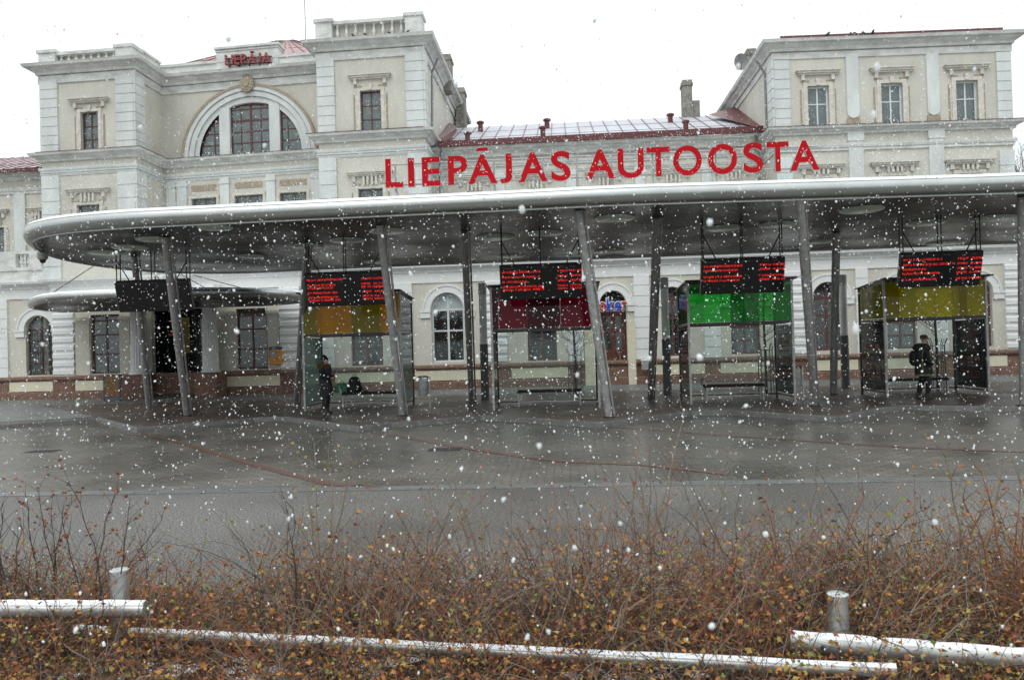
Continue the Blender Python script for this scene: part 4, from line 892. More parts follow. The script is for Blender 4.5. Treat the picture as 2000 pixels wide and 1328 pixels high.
sh.append(shelter(1, (596, 803), (786, 798), 1.75, GORANGE, 'bus shelter with amber and olive glass top panel, person standing in front', (786, 568), (786, 650), [], [(.14, 1), (.5, 0), (.8, 1), (.9, 0), (1., 0)], frost=True))
sh.append(shelter(2, (965, 801), (1171, 796), 1.5, GRED, 'bus shelter with dark crimson glass top panel behind leaning column', (965, 560), (965, 646), [], [(.06, 1), (.34, 0), (.66, 1), (1., 0)]))
sh.append(shelter(3, (1350, 790), (1553, 784), 1.9, GGREEN, 'bus shelter with bright see-through green glass top panel', (1350, 551), (1350, 634), [0, 1], [(1., 0)]))
sh.append(shelter(4, (1733, 778), (1932, 770), 1.9, GYELL, 'bus shelter with mustard yellow top panel and number 4 on its side', (1733, 546), (1733, 624), [0, 1], [(.14, 1), (.74, 0), (.82, 1), (1., 0)], num='4'))
# benches
def bench(x, Y, w, lab):
    t = empty('bench', (x, Y, .12), lab, 'bench', 'slatted benches in the shelters')
    b = MB()
    for k in range(4): b.box(0, w, .04+k*.1, .04+k*.1+.085, .4, .48)
    b.build('seat', WOODS, t)
    for X in (.02, w-.06):
        b = MB(); b.box(X, X+.045, .05, .09, 0, .43); b.box(X, X+.045, .4, .44, 0, .43); b.box(X, X+.045, .09, .4, .38, .425); b.build('leg', STEEL, t)
    b = MB(); b.tube([(.02, .0, .45), (-.04, .02, .62), (-.05, .12, .68), (-.05, .42, .6), (-.02, .46, .45)], .02, 8); b.build('armrest', STEELB, t, smooth=True)
    b = MB(); b.box(.07, w-.07, .22, .26, .12, .15); b.build('stretcher', STEEL, t)
for i, (lab, f0, f1) in enumerate((('slatted wooden bench under the amber shelter with a backpack on it', .28, .93), ('empty slatted bench under the dark red shelter', .2, .84), ('empty slatted bench under the green shelter', .2, .8), ('slatted bench behind the person in the yellow shelter', .12, .78))):
    s_ = sh[i]; bench(s_[1]+s_[3]*f0, s_[2]+.95, s_[3]*(f1-f0), lab)
# ------------------------------------------------------------------ backpack and green bag on the first bench
CLOTH = mat('black_nylon', (.012, .013, .015), .7, var=.3, vscale=20, bump=.4)
xb_, zb_ = on_y(692, 772, sh[0][2]+1.1)
bp = empty('backpack', (xb_, sh[0][2]+1.15, .12+.47), 'black backpack standing on the bench in the amber shelter', 'backpack')
b = MB(); b.loft([(0, 0, 0, .2, .14), (0, 0, .05, .24, .16), (0, 0, .2, .23, .16), (0, .01, .36, .19, .14), (0, .02, .46, .14, .1), (0, .02, .5, .08, .05)], 16); b.build('bag', CLOTH, bp, smooth=True)
b = MB(); b.loft([(0, -.14, .04, .15, .06), (0, -.15, .12, .17, .07), (0, -.14, .24, .15, .05), (0, -.13, .28, .1, .03)], 12); b.build('front_pocket', CLOTH, bp, smooth=True)
b = MB(); b.tube([(-.05, .02, .49), (-.04, .02, .56), (.04, .02, .56), (.05, .02, .49)], .012, 6); b.build('handle', CLOTH, bp, smooth=True)
b = MB(); b.tube([(.16, -.05, .36), (.24, -.1, .2), (.34, -.1, .04), (.42, -.05, .02), (.34, .02, .03)], .022, 6); b.build('strap', CLOTH, bp, smooth=True)
x_, z_ = on_y(668, 766, sh[0][2]+1.2)
gb = empty('shopping_bag', (x_-.05, sh[0][2]+1.35, .12+.47), 'slumped pale green plastic bag on the bench behind the standing person', 'bag')
b = MB(); b.loft([(0, 0, 0, .24, .12), (0, 0, .1, .27, .13), (.02, 0, .22, .22, .1), (.03, 0, .29, .12, .05), (.03, 0, .31, .04, .02)], 14); b.build('bag', mat('green_plastic', (.05, .25, .12), .4, var=.3, vscale=9), gb, smooth=True)
b = MB(); b.tube([(-.06, 0, .28), (-.04, 0, .36), (.06, 0, .36), (.09, 0, .29)], .008, 5); b.build('handle', MATS['green_plastic'], gb)
# ------------------------------------------------------------------ people
SKIN = mat('skin', (.42, .26, .2), .6)
def skin_obj(chains, name, m, parent, sub=2):
    me = bpy.data.meshes.new(name); V = []; E = []; RD = []; idx = {}
    for ch in chains:
        prev = None
        for (p, r_) in ch:
            key = tuple(round(c, 3) for c in p)
            if key not in idx: idx[key] = len(V); V.append(p); RD.append(r_)
            i = idx[key]
            if prev is not None and prev != i: E.append((prev, i))
            prev = i
    me.from_pydata(V, E, []); ob = bpy.data.objects.new(name, me); COL.objects.link(ob); ob.modifiers.new('skin', 'SKIN')
    for i, v in enumerate(me.skin_vertices[0].data):
        r_ = RD[i]; v.radius = r_ if isinstance(r_, tuple) else (r_, r_); v.use_root = (i == 0)
    if sub: s_ = ob.modifiers.new('s', 'SUBSURF'); s_.levels = sub; s_.render_levels = sub
    bpy.context.view_layer.update()
    m2 = bpy.data.meshes.new_from_object(ob.evaluated_get(bpy.context.evaluated_depsgraph_get())); m2.name = name
    bpy.data.objects.remove(ob); m2.materials.clear(); m2.materials.append(m); m2.polygons.foreach_set('use_smooth', [True]*len(m2.polygons))
    o2 = bpy.data.objects.new(name, m2); COL.objects.link(o2); o2.parent = parent; return o2
def hand_chains(w, d, up_=(0, 0, 1), curl=.6, s=1):
    """five curled fingers rooted in a palm at wrist w, pointing along d"""
    w = Vector(w); d = Vector(d).normalized(); side = d.cross(Vector(up_)).normalized(); nrm = side.cross(d)
    palm = w+d*.05; ch = [[(tuple(w), .022), (tuple(palm), (.026))]]
    for i, (o_, L_) in enumerate(((-.027, .062), (-.009, .075), (.009, .07), (.026, .055))):
        r1 = palm+side*o_+d*.03; p2 = r1+(d*math.cos(curl*.6)-nrm*math.sin(curl*.6))*L_*.5; p3 = p2+(d*math.cos(curl*1.6)-nrm*math.sin(curl*1.6))*L_*.45
        ch.append([(tuple(palm), .026), (tuple(r1), .011), (tuple(p2), .0095), (tuple(p3), .008)])
    t1 = w+d*.025+side*.032*s; t2 = t1+(d*.7+side*.5*s-nrm*.4).normalized()*.035; ch.append([(tuple(w), .022), (tuple(t1), .012), (tuple(t2), .01), (tuple(t2+d*.022-nrm*.012), .009)])
    return ch
def head(chains, cx, cy, z, s=1., face=(1, 0)):
    fx, fy = face
    chains += [[((cx, cy, z-.16), .055), ((cx+fx*.01, cy+fy*.01, z-.06), .07), ((cx+fx*.015, cy+fy*.015, z+.02), .095*s), ((cx, cy, z+.1), .075*s)]]
def person_parts(t, F_, cx, hipz, knee, feet, sh_z, hd_z, face, arms, cols, coat, body_r=1., hat=None, lean=(0, 0)):
    fx, fy = face; sx, sy = -fy, fx        # side vector
    ch = []; pel = ((cx, 0, hipz), (.11, .09))
    lx = lean[0]
    ch.append([pel, ((cx+lx*.4, 0, (hipz+sh_z)/2), (.1, .08)), ((cx+lx*.8, 0, sh_z-.06), (.1, .08)), ((cx+lx, 0, sh_z+.04), .06), ((cx+lx+fx*.01, fy*.01, hd_z-.07), .062), ((cx+lx+fx*.015, fy*.015, hd_z+.0), .088), ((cx+lx, 0, hd_z+.08), .08)])
    for k, s_ in enumerate((-1, 1)):
        hx, hy = cx+sx*s_*.085, sy*s_*.085; kx, ky, kz = knee[k]; ax, ay, az = feet[k]
        ch.append([pel, ((hx, hy, hipz-.06), .095), ((kx, ky, kz), .062), ((ax, ay, az+.09), .042), ((ax+fx*.1, ay+fy*.1, az+.04), .038), ((ax+fx*.17, ay+fy*.17, az+.03), .03)])
    for k, s_ in enumerate((-1, 1)):
        shd = (cx+lx*.8+sx*s_*.17, sy*s_*.17, sh_z-.05); el, wr, hd = arms[k]
        ch.append([((cx+lx*.8, 0, sh_z-.06), (.1, .08)), (shd, .05), (el, .04), (wr, .03)])
        ch += [[(tuple(wr), .03)]+c[1:] if c[0][0] == tuple(wr) else c for c in hand_chains(wr, hd, s=s_)]
    bo = skin_obj(ch, 'body', SKIN, t, 2)
    # clothes over the body
    co, tr_, sho, hatm = cols
    skin_obj([[pel]+[((cx+sx*s_*.085, sy*s_*.085, hipz-.06), .12), (knee[k], .085), ((feet[k][0], feet[k][1], feet[k][2]+.12), .062)] for k, s_ in enumerate((-1, 1))], 'trousers', tr_, t, 2)
    for k in (0, 1):
        ax, ay, az = feet[k]; b = MB()
        an = math.atan2(fy, fx)
        b.loft([(ax+fx*.06, ay+fy*.06, az, .14, .052, an), (ax+fx*.06, ay+fy*.06, az+.025, .145, .056, an), (ax+fx*.045, ay+fy*.045, az+.06, .125, .052, an), (ax+fx*.0, ay+fy*.0, az+.1, .07, .05, an), (ax, ay, az+.17, .058, .052, an)], 16); b.build('shoe', sho, t, smooth=True)
    b = MB(); b.loft(coat, 20); b.build('coat', co, t, smooth=True)
    for k, s_ in enumerate((-1, 1)):
        shd = (cx+lx*.8+sx*s_*.16, sy*s_*.16, sh_z-.05); el, wr, hd = arms[k]; wr2 = tuple(Vector(wr)-Vector(hd).normalized()*.01)
        b = MB(); p1 = Vector(shd).lerp(Vector(el), .5); p2 = Vector(el).lerp(Vector(wr2), .5); b.tube([tuple(Vector(shd)+Vector((0, 0, .03))), shd, tuple(p1), el, tuple(p2), wr2], [.06, .088, .08, .07, .062, .05], 12); b.build('sleeve', co, t, smooth=True)
    # face
    hx, hy = cx+lx+fx*.015, fy*.015
    b = MB(); b.loft([(hx+fx*.085, hy+fy*.085, hd_z-.035, .02, .012), (hx+fx*.092, hy+fy*.092, hd_z-.02, .026, .014), (hx+fx*.08, hy+fy*.08, hd_z+.02, .012, .01)], 8); b.build('nose', SKIN, t, smooth=True)
    for s_ in (-1, 1):
        b = MB(); b.lathe((hx+fx*.078+sx*s_*.032, hy+fy*.078+sy*s_*.032, hd_z+.008), [(.002, -.008), (.009, -.003), (.009, .003), (.002, .008)], 8); b.build('eye', mat('eye', (.03, .025, .02), .3), t)
        b = MB(); b.loft([(hx+sx*s_*.088, hy+sy*s_*.088, hd_z-.03, .012, .008), (hx+sx*s_*.094, hy+sy*s_*.094, hd_z, .02, .01), (hx+sx*s_*.09, hy+sy*s_*.09, hd_z+.03, .014, .007)], 8); b.build('ear', SKIN, t, smooth=True)
    b = MB(); b.box(hx+fx*.075-.008-abs(sx)*.02, hx+fx*.075+.01+abs(sx)*.02, hy+fy*.075-.02*abs(sy)-.006*abs(fy), hy+fy*.075+.02*abs(sy), hd_z-.055, hd_z-.048); b.build('mouth', mat('lips', (.25, .1, .09), .6), t)
    return hx, hy
BLK = mat('black_coat', (.012, .013, .016), .75, var=.4, vscale=12, bump=.5, bscale=25)
BLK2 = mat('dark_trousers', (.01, .011, .013), .8)
SHOE = mat('black_shoe', (.012, .011, .011), .5)
KNIT = mat('black_knit', (.015, .014, .015), .9, bump=.8, bscale=90)
FUR = mat('brown_fur', (.13, .07, .035), .95, var=.5, vscale=30, bump=1, bscale=60)
# person 1: young woman in black coat with fur hood, facing right, arms folded at belly
x, y = on_z(637, 808, .12)
t = empty('person', (x, y, .12), 'person in black coat with brown fur collar and dark beanie standing by amber shelter', 'person')
face = (.93, -.37)
coat = [(.02, 0, .52, .185, .15), (.02, 0, .6, .19, .155), (.015, 0, .8, .19, .15), (.0, 0, .95, .175, .14), (0, 0, 1.1, .175, .14), (0, 0, 1.24, .185, .145), (0, 0, 1.32, .15, .12), (0, 0, 1.38, .08, .08)]
hx, hy = person_parts(t, None, 0, .85, [(.03, .08, .46), (.03, -.09, .46)], [(-.0, .08, .0), (.02, -.1, .0)], 1.34, 1.53, face,
    [((.04, .23, 1.08), (.2, .12, 1.03), (.5, -.8, .1)), ((.0, -.24, 1.08), (.2, -.14, 1.02), (.6, .6, .1))], (BLK, BLK2, SHOE, KNIT), coat)
b = MB()
for k in range(150):
    a = rnd.uniform(0, 2*math.pi); q = rnd.uniform(-.04, .05); rr_ = .145+rnd.uniform(-.02, .02); c_ = Vector((math.cos(a)*rr_-.03, math.sin(a)*rr_*.85, 1.36+q)); d_ = Vector((math.cos(a), math.sin(a), rnd.uniform(-.5, .8)))*.05
    b.tube([tuple(c_), tuple(c_+d_*.6), tuple(c_+d_+Vector((0, 0, -.015)))], [.03, .024, .006], 5)
b.build('fur_collar', FUR, t, smooth=True)
b = MB(); b.loft([(hx-.015, hy, 1.545, .1, .096), (hx-.015, hy, 1.57, .106, .1), (hx-.02, hy, 1.62, .102, .098), (hx-.035, hy, 1.66, .08, .078), (hx-.05, hy, 1.69, .045, .045), (hx-.055, hy, 1.7, .02, .02)], 18); b.build('beanie', KNIT, t, smooth=True)
b = MB(); b.loft([(hx-.045, hy+.01, 1.44, .06, .075), (hx-.045, hy+.01, 1.5, .075, .09), (hx-.035, hy, 1.56, .08, .094)], 14); b.build('hair', mat('dark_hair', (.03, .018, .012), .7), t, smooth=True)
# person 2: man in black jacket with dark green stripe, cap, facing right, looking down
x, y = on_z(1806, 779, .12)
t = empty('person', (x, y, .12), 'person in cap and black jacket with green stripe walking past the yellow shelter', 'person')
face = (.98, .2)
coat = [(.0, 0, .64, .23, .18), (.0, 0, .72, .235, .185), (-.02, 0, .9, .21, .17), (-.04, 0, 1.1, .2, .165), (-.04, 0, 1.28, .2, .175), (-.02, 0, 1.4, .19, .18), (.0, 0, 1.48, .13, .14), (.02, 0, 1.53, .075, .08)]
hx, hy = person_parts(t, None, -.02, .9, [(-.02, .1, .49), (.09, -.1, .5)], [(-.12, .1, .0), (.04, -.1, .0)], 1.47, 1.64, face,
    [((-.02, .27, 1.15), (.12, .22, .92), (.3, 0, -1)), ((-.02, -.27, 1.15), (.14, -.2, .93), (.3, 0, -1))], (BLK, BLK2, SHOE, KNIT), coat, lean=(.05, 0))
GRN = mat('dull_green_trim', (.10, .12, .035), .7)
b = MB(); b.loft([(.0, 0, .635, .236, .186), (.0, 0, .69, .24, .19)], 20); b.build('hem_stripe', GRN, t, smooth=True)
b = MB(); b.tube([(-.1, -.175, .74), (-.11, -.178, 1.1), (-.09, -.185, 1.36)], .018, 6); b.build('side_stripe', GRN, t)
b = MB(); b.loft([(hx-.01, hy, 1.655, .1, .096), (hx-.01, hy, 1.7, .104, .098), (hx-.015, hy, 1.75, .09, .086), (hx-.02, hy, 1.775, .05, .05)], 18); b.prism([(hx+.06, hy-.07, 1.67), (hx+.17, hy-.04, 1.655), (hx+.18, hy+.04, 1.655), (hx+.06, hy+.08, 1.67)], (0, 0, .012)); b.build('cap', mat('brown_cap', (.035, .03, .026), .8), t, smooth=True)
b = MB(); b.loft([(-.2, 0, 1.36, .06, .1), (-.19, 0, 1.44, .09, .13), (-.13, 0, 1.5, .09, .13), (-.1, 0, 1.54, .04, .08)], 14); b.build('hood', BLK, t, smooth=True)
b = MB(); b.loft([(-.24, .03, .92, .05, .1), (-.27, .03, 1.02, .08, .14), (-.27, .03, 1.25, .08, .14), (-.24, .03, 1.34, .05, .1)], 12); b.build('rucksack', CLOTH, t, smooth=True)
# ------------------------------------------------------------------ street furniture
def lamp(px, pb, pm, ptop, lab):
    x, y = on_z(px, pb, .12); zm = on_y(px, pm, y)[1]-.12; zt = on_y(px, ptop, y)[1]-.12; r_ = .14
    t = empty('lamp_column', (x, y, .12), lab, 'lamp', 'round lamp columns on the platform')
    b = MB(); b.lathe((0, 0, 0), [(r_, 0), (r_, zm)], 24); b.build('post', mat('grey_post_paint', (.13, .135, .135), .45, var=.2), t, smooth=True)
    b = MB(); b.lathe((0, 0, zm), [(r_*.93, 0), (r_*.93, zt-zm-.38)], 24); b.build('diffuser', mat('opal_tube', (.9, .92, .92), .35), t, smooth=True)
    b = MB(); b.lathe((0, 0, zt-.38), [(r_*1.02, 0), (r_*1.02, .36), (r_*.8, .38)], 24); b.build('cap', STEEL, t, smooth=True)
for px, pb, pm, pt, lab in ((948, 781, 672, 553, 'opal and grey lamp column left of the red topped shelter'), (1304, 772, 662, 542, 'opal and grey lamp column left of the green topped shelter'), (1652, 758, 655, 536, 'opal and grey lamp column left of the yellow topped shelter')): lamp(px, pb, pm, pt, lab)
def bin_(px, pb, ptop, lab):
    x, y = on_z(px, pb, .12); zt = on_y(px, ptop, y)[1]-.12
    t = empty('litter_bin', (x, y, .12), lab, 'litter bin', 'litter bins')
    b = MB(); b.box(.1, .14, -.02, .02, 0, zt); b.build('post', STEEL, t)
    b = MB(); b.lathe((-.08, 0, zt-.58), [(.15, 0), (.16, .03), (.16, .5)], 18); b.build('bucket', STEEL, t, smooth=True)
    b = MB(); b.lathe((-.08, 0, zt-.03), [(.17, 0), (.17, .03), (.1, .05)], 18)
    for a in (0, 2.1, 4.2): b.box(-.08+.14*math.cos(a)-.012, -.08+.14*math.cos(a)+.012, .14*math.sin(a)-.012, .14*math.sin(a)+.012, zt-.12, zt-.02)
    b.build('lid', BLACK, t, smooth=True)
bin_(833, 797, 735, 'grey litter bin on a post right of the amber shelter'); bin_(237, 778, 732, 'small grey litter bin by the wall left of the entrance'); bin_(1561, 782, 715, 'grey litter bin behind the right edge of the green shelter')
x, y = on_z(1262, 752, .12); z = gz(1262, 710)
t = empty('wall_bin', (gx(1259), Y0-.3, .75), 'small grey box with snow on top fixed to the plinth right of the brown door', 'box')
b = MB(); b.box(-.2, .2, -.1, .12, 0, .38); b.build('box', STEEL, t, bevel=.01)
b = MB(); b.box(-.22, .22, -.12, .13, .382, .44); b.build('lid', SNOW, t, bevel=.01)
# orange wall terminal
x0, z0 = on_y(527, 712, PV-.25); x1, z1 = on_y(549, 682, PV-.25)
t = empty('pay_terminal', ((x0+x1)/2, PV-.06, z0), 'orange wall terminal with blue top and small screen beside the right entrance window', 'terminal')
w = x1-x0; b = MB(); b.box(-w/2, w/2, -.26, 0, 0, z1-z0); b.build('housing', ORANGE, t, bevel=.02)
b = MB(); b.box(-w/2-.01, w/2+.01, -.28, 0, z1-z0-.0, z1-z0+.12); b.build('hood', BLUE, t, bevel=.02)
b = MB(); b.box(-w*.33, w*.1, -.275, -.262, .3, .56); b.build('screen', mat('pale_screen', (.25, .29, .3), .3), t)
b = MB(); b.box(-w*.2, w*.1, -.29, -.282, z1-z0+.03, z1-z0+.07); b.build('emblem', mat('white_vinyl', (.5, .5, .5)), t)
# advertising board by the entrance
x, y = on_z(312, 772, .12); w = 1.05*.62
t = empty('advert_stand', (x, min(y, 31.5), .12), 'small blue framed stand with an ochre poster in front of the dark entrance', 'sign')
b = MB()
for q in ((-w/2-.04, -w/2, 0, 1.1), (w/2, w/2+.04, 0, 1.1), (-w/2, w/2, 1.05, 1.1), (-w/2, w/2, .14, .19)): b.box(q[0], q[1], -.02, .02, q[2], q[3])
b.build('frame', BLUE, t)
b = MB(); b.box(-w/2, w/2, -.01, .01, .19, 1.05); b.build('poster', mat('ochre_poster', (.22, .11, .03), .6, var=.5, vscale=6), t)
b = MB(); b.box(-w/2, w/2, .02, .3, 0, .02); b.build('foot', BLUE, t)
# coloured shop lettering over the brown door
x0, z0 = on_y(1160, 607, Y0-.3); x1, z1 = on_y(1226, 604, Y0-.3)
t = empty('shop_sign', (x0, Y0-.3, z0), 'red and blue letters Joker over the arched brown door', 'sign')
pal = [mat('sign_blue', (.03, .07, .5), .4), mat('sign_red', (.5, .03, .03), .4)]
x = 0; tot = 0; ms = []
for i, ch in enumerate('Joker'):
    me = letter_obj(ch, 1, .04, [pal[0 if i in (0, 2, 3) else 1], mat('sign_white_edge', (.7, .7, .7), .5)], bold=.03); xs = [v.co.x for v in me.vertices]; ms.append((me, min(xs), max(xs)-min(xs))); tot += max(xs)-min(xs)+.04
s_ = (x1-x0)/tot; x = 0
for i, (me, mn, ww) in enumerate(ms):
    me2 = letter_obj('Joker'[i], 1, .02, [MATS['sign_white_edge']]*2, bold=.075)
    for v in me.vertices: v.co = ((v.co.x-mn+x)*s_, -v.co.z*s_*2, v.co.y*s_*1.25)
    mn2 = mn
    for v in me2.vertices: v.co = ((v.co.x-mn2+x)*s_, .06-v.co.z*s_, v.co.y*s_*1.25)
    ob = bpy.data.objects.new('letter', me); COL.objects.link(ob); ob.parent = t
    o2 = bpy.data.objects.new('letter_backing', me2); COL.objects.link(o2); o2.parent = ob; x += ww+.04
# ------------------------------------------------------------------ birds, dish, mast
def bird(px, py, Y, rz, lab, grp):
    x, z = on_y(px, py, Y); b = MB()
    b.tube([(-.17, 0, .05), (-.1, 0, .08), (0, 0, .12), (.06, 0, .17), (.09, 0, .23), (.12, 0, .24), (.16, 0, .235)], [.012, .04, .065, .05, .035, .02, .004], 8)
    b.tube([(0, .02, .07), (0, .02, 0)], .006, 4); b.tube([(0, -.02, .07), (0, -.02, 0)], .006, 4)
    o_ = b.build('pigeon', BIRD, None, smooth=True); o_.location = (x, Y, z); o_.rotation_euler = (0, 0, rz); o_.scale = (1.15,)*3; tag(o_, lab, 'pigeon', grp)
g1 = 'pigeons on the right roof edge'; g2 = 'pigeons in the tower balustrade'
for px, py, lab in ((1615, 76, 'pigeon sitting alone left of four others on the red roof edge'), (1661, 75, 'leftmost of four pigeons together on the red roof edge'), (1674, 75, 'second from left of four pigeons on the red roof edge'), (1691, 74.5, 'third from left of four pigeons on the red roof edge'), (1703, 74, 'rightmost of the pigeons on the red roof edge')): bird(px, py, Y0-.34, rnd.uniform(0, 6), lab, g1)
for px, py, lab in ((693, 79, 'leftmost pigeon sitting in the right tower balustrade'), (717, 78, 'second pigeon from left in the right tower balustrade'), (764, 75, 'third pigeon from left in the right tower balustrade'), (793, 73, 'rightmost pigeon in the right tower balustrade')): bird(px, py, Y0-.3, rnd.choice((0, 3.1)), lab, g2)
x, z = on_y(1447, 122, 39)
t = empty('satellite_dish', (x, 39, z), 'round satellite dish beside the chimney on the left edge of the right roof', 'dish')
b = MB(); n = 20; i0 = 0
for rr_, dd in ((.02, .12), (.2, .09), (.36, .02), (.42, 0)): b.v += [(rr_*math.cos(2*math.pi*j/n)*.8, dd-.05, rr_*math.sin(2*math.pi*j/n)) for j in range(n)]
for k in range(3):
    for j in range(n): b.face((k*n+j, k*n+(j+1) % n, (k+1)*n+(j+1) % n, (k+1)*n+j))
b.build('reflector', mat('dish_grey', (.2, .2, .2), .5), t, smooth=True)
b = MB(); b.tube([(0, .08, 0), (.3, .3, -.2), (.6, .5, -.25)], .03, 6); b.tube([(0, 0, -.38), (-.02, -.35, -.1)], .015, 5); b.build('arm', DSTEEL, t)
x, z = on_y(597, 80, 43); t = empty('antenna_mast', (x, 43, z), 'thin wire antenna mast rising behind the red hall roof', 'antenna')
b = MB(); b.tube([(0, 0, -.5), (0, 0, 2.6)], .02, 5); b.build('mast', DSTEEL, t)
b = MB(); b.tube([(0, 0, 1.3), (.35, 0, 1.1), (.36, 0, 1.5)], .012, 4); b.build('aerial', DSTEEL, t)
# ------------------------------------------------------------------ trees
def branch(b, p, d, L_, r_, lvl, rr_, spread=.6, up_=.15):
    n = 4; pts = [p]; q = Vector(p); dd = Vector(d).normalized(); rad = [r_]
    for k in range(n):
        dd = (dd+Vector((rr_.uniform(-.12, .12), rr_.uniform(-.12, .12), up_*.25))).normalized(); q = q+dd*L_/n; pts.append(tuple(q)); rad.append(r_*(1-.75*(k+1)/n))
    b.tube(pts, rad, 5 if r_ > .01 else 3, cap=False)
    if lvl > 0:
        for k in range(rr_.randint(3, 5)):
            f_ = rr_.uniform(.25, .95); i = min(n-1, int(f_*n)); pp = Vector(pts[i]).lerp(Vector(pts[i+1]), f_*n-i)
            sd = dd.orthogonal().normalized(); sd.rotate(Matrix.Rotation(rr_.uniform(0, 6.28), 3, dd)); branch(b, tuple(pp), dd+sd*spread*1.3, L_*rr_.uniform(.4, .65), r_*.5, lvl-1, rr_, spread, up_)
def guard(t):
    b = MB(); n = 10; r0_ = .26
    for k in range(n):
        a = 2*math.pi*k/n; b.tube([(r0_*math.cos(a), r0_*math.sin(a), 0), (r0_*.9*math.cos(a), r0_*.9*math.sin(a), 1.45), (r0_*1.25*math.cos(a), r0_*1.25*math.sin(a), 1.65)], .012, 4)
    for z in (.4, .9, 1.42): b.tube([(r0_*.93*math.cos(2*math.pi*k/16), r0_*.93*math.sin(2*math.pi*k/16), z) for k in range(17)], .012, 4)
    b.build('tree_guard', DSTEEL, t)
def street_tree(px, pb, h, seed, lab, crown=1., Yf=None):
    x, y = on_z(px, pb, .12); rr_ = random.Random(seed)
    t = empty('street_tree', (x, y, .12), lab, 'tree', 'young bare street trees')
    b = MB(); pts = [(0, 0, 0), (.01, .01, h*.3), (-.02, 0, h*.6), (.01, 0, h*.85), (0, 0, h)]; b.tube(pts, [.05, .045, .035, .02, .008], 8); b.build('trunk', BARK, t, smooth=True)
    b = MB()
    for k in range(20):
        z = h*(.38+.6*rr_.random()); a = rr_.uniform(0, 6.28); branch(b, (0, 0, z), (math.cos(a), math.sin(a), .55), crown*(1.25-.7*z/h), .013, 2, rr_, .55, .2)
    b.build('crown', BARK, t)
    guard(t)
street_tree(1125, 770, 3.8, 1, 'thin bare tree in a guard behind the red topped shelter', .8)
street_tree(1497, 766, 4.1, 2, 'thin bare tree in a guard behind the green topped shelter', .8)
street_tree(1832, 762, 3.9, 3, 'thin bare tree with spreading twigs behind the yellow topped shelter', 1.15)
rr_ = random.Random(11); x, z = on_y(1998, 350, 60)
t = empty('bare_tree', (x+.3, 60, 0), 'tall bare tree rising behind the right end of the station', 'tree')
b = MB(); b.tube([(0, 0, 0), (.1, 0, 5), (0, 0, 13)], [.3, .25, .12], 8); b.build('trunk', BARK, t)
b = MB()
for k in range(34): z = rr_.uniform(6, 13); a = rr_.uniform(0, 6.28); branch(b, (0, 0, z), (math.cos(a), math.sin(a), 1.1), rr_.uniform(2.6, 4.6), .06, 3, rr_, .5, .25)
b.build('crown', BARK, t)
# ------------------------------------------------------------------ foreground rails
def rail_tube(b, p0, p1, r_, n=18): b.tube([p0, p1], r_, n)
def snowcap(p0, p1, r_, seed):
    rr_ = random.Random(seed); b = MB(); p0 = Vector(p0); p1 = Vector(p1); N = 60; d = (p1-p0).normalized(); sd = Vector((0, 0, 1)).cross(d).normalized(); upv = d.cross(sd); upv = upv if upv.z > 0 else -upv
    m = 8; off = rr_.uniform(0, 9)
    for k in range(N+1):
        q = p0.lerp(p1, k/N); th = .009+.002*math.sin(k*.5+off)+rr_.uniform(-.001, .001)
        lim = R(58)+.05*math.sin(k*.4)+rr_.uniform(-.04, .04)
        for j in range(m+1):
            a = -lim+2*lim*j/m; rad = r_+.001+(th*math.cos(a*1.3) if 0 < j < m else -.004); b.v.append(tuple(q+sd*math.sin(a)*rad+upv*math.cos(a)*rad))
    for k in range(N):
        for j in range(m): i = k*(m+1)+j; b.face((i, i+1, i+m+2, i+m+1))
    return b
def P3(px, py, Y): x, z = on_y(px, py, Y); return (x, Y, z)
def low_rail(lab, a, c, Ya, Yc, post, r_, seed, brk=None):
    p0, p1 = P3(*a, Ya), P3(*c, Yc); t = empty('low_rail', (0, 0, 0), lab, 'railing', 'low tubular rails in the planting bed')
    b = MB(); rail_tube(b, p0, p1, r_); b.build('rail', STEELB, t, smooth=True)
    snowcap(p0, p1, r_, seed).build('snow_cover', SNOW, t, smooth=True)
    if post:
        px, py, pw_ = post; x, z = on_y(px, py, pw_); b = MB(); b.lathe((x, pw_, -.05), [(.053, 0), (.053, z+.035), (.05, z+.045)], 28); b.build('post', STEELB, t, smooth=True)
        b = MB(); b.lathe((x, pw_, z-.004), [(.054, 0), (.056, .006), (.045, .012)], 28); b.build('post_cap', mat('frosted_cap', (.6, .62, .62), .5, .2, var=.5, vscale=40), t, smooth=True)
        f_ = (x-p0[0])/(p1[0]-p0[0]); q = Vector(p0).lerp(Vector(p1), f_-.1); b = MB(); b.tube([tuple(q+Vector((0, -r_*.8, 0))), tuple(q+Vector((0, -r_-.02, 0)))], .012, 8); b.build('bolt', DSTEEL, t)
low_rail('horizontal snow capped rail with upright post at the left edge of the bed', (-160, 1190), (284, 1190), 4.35, 4.5, (233, 1113, 4.62), .046, 1)
low_rail('long low snow capped rail slanting across the bottom of the bed', (146, 1232), (1750, 1312), 4.75, 4.0, None, .031, 2)
low_rail('snow capped rail with round topped post at the right of the bed', (1543, 1252), (2150, 1300), 4.25, 4.0, (1636, 1160, 4.35), .048, 3)
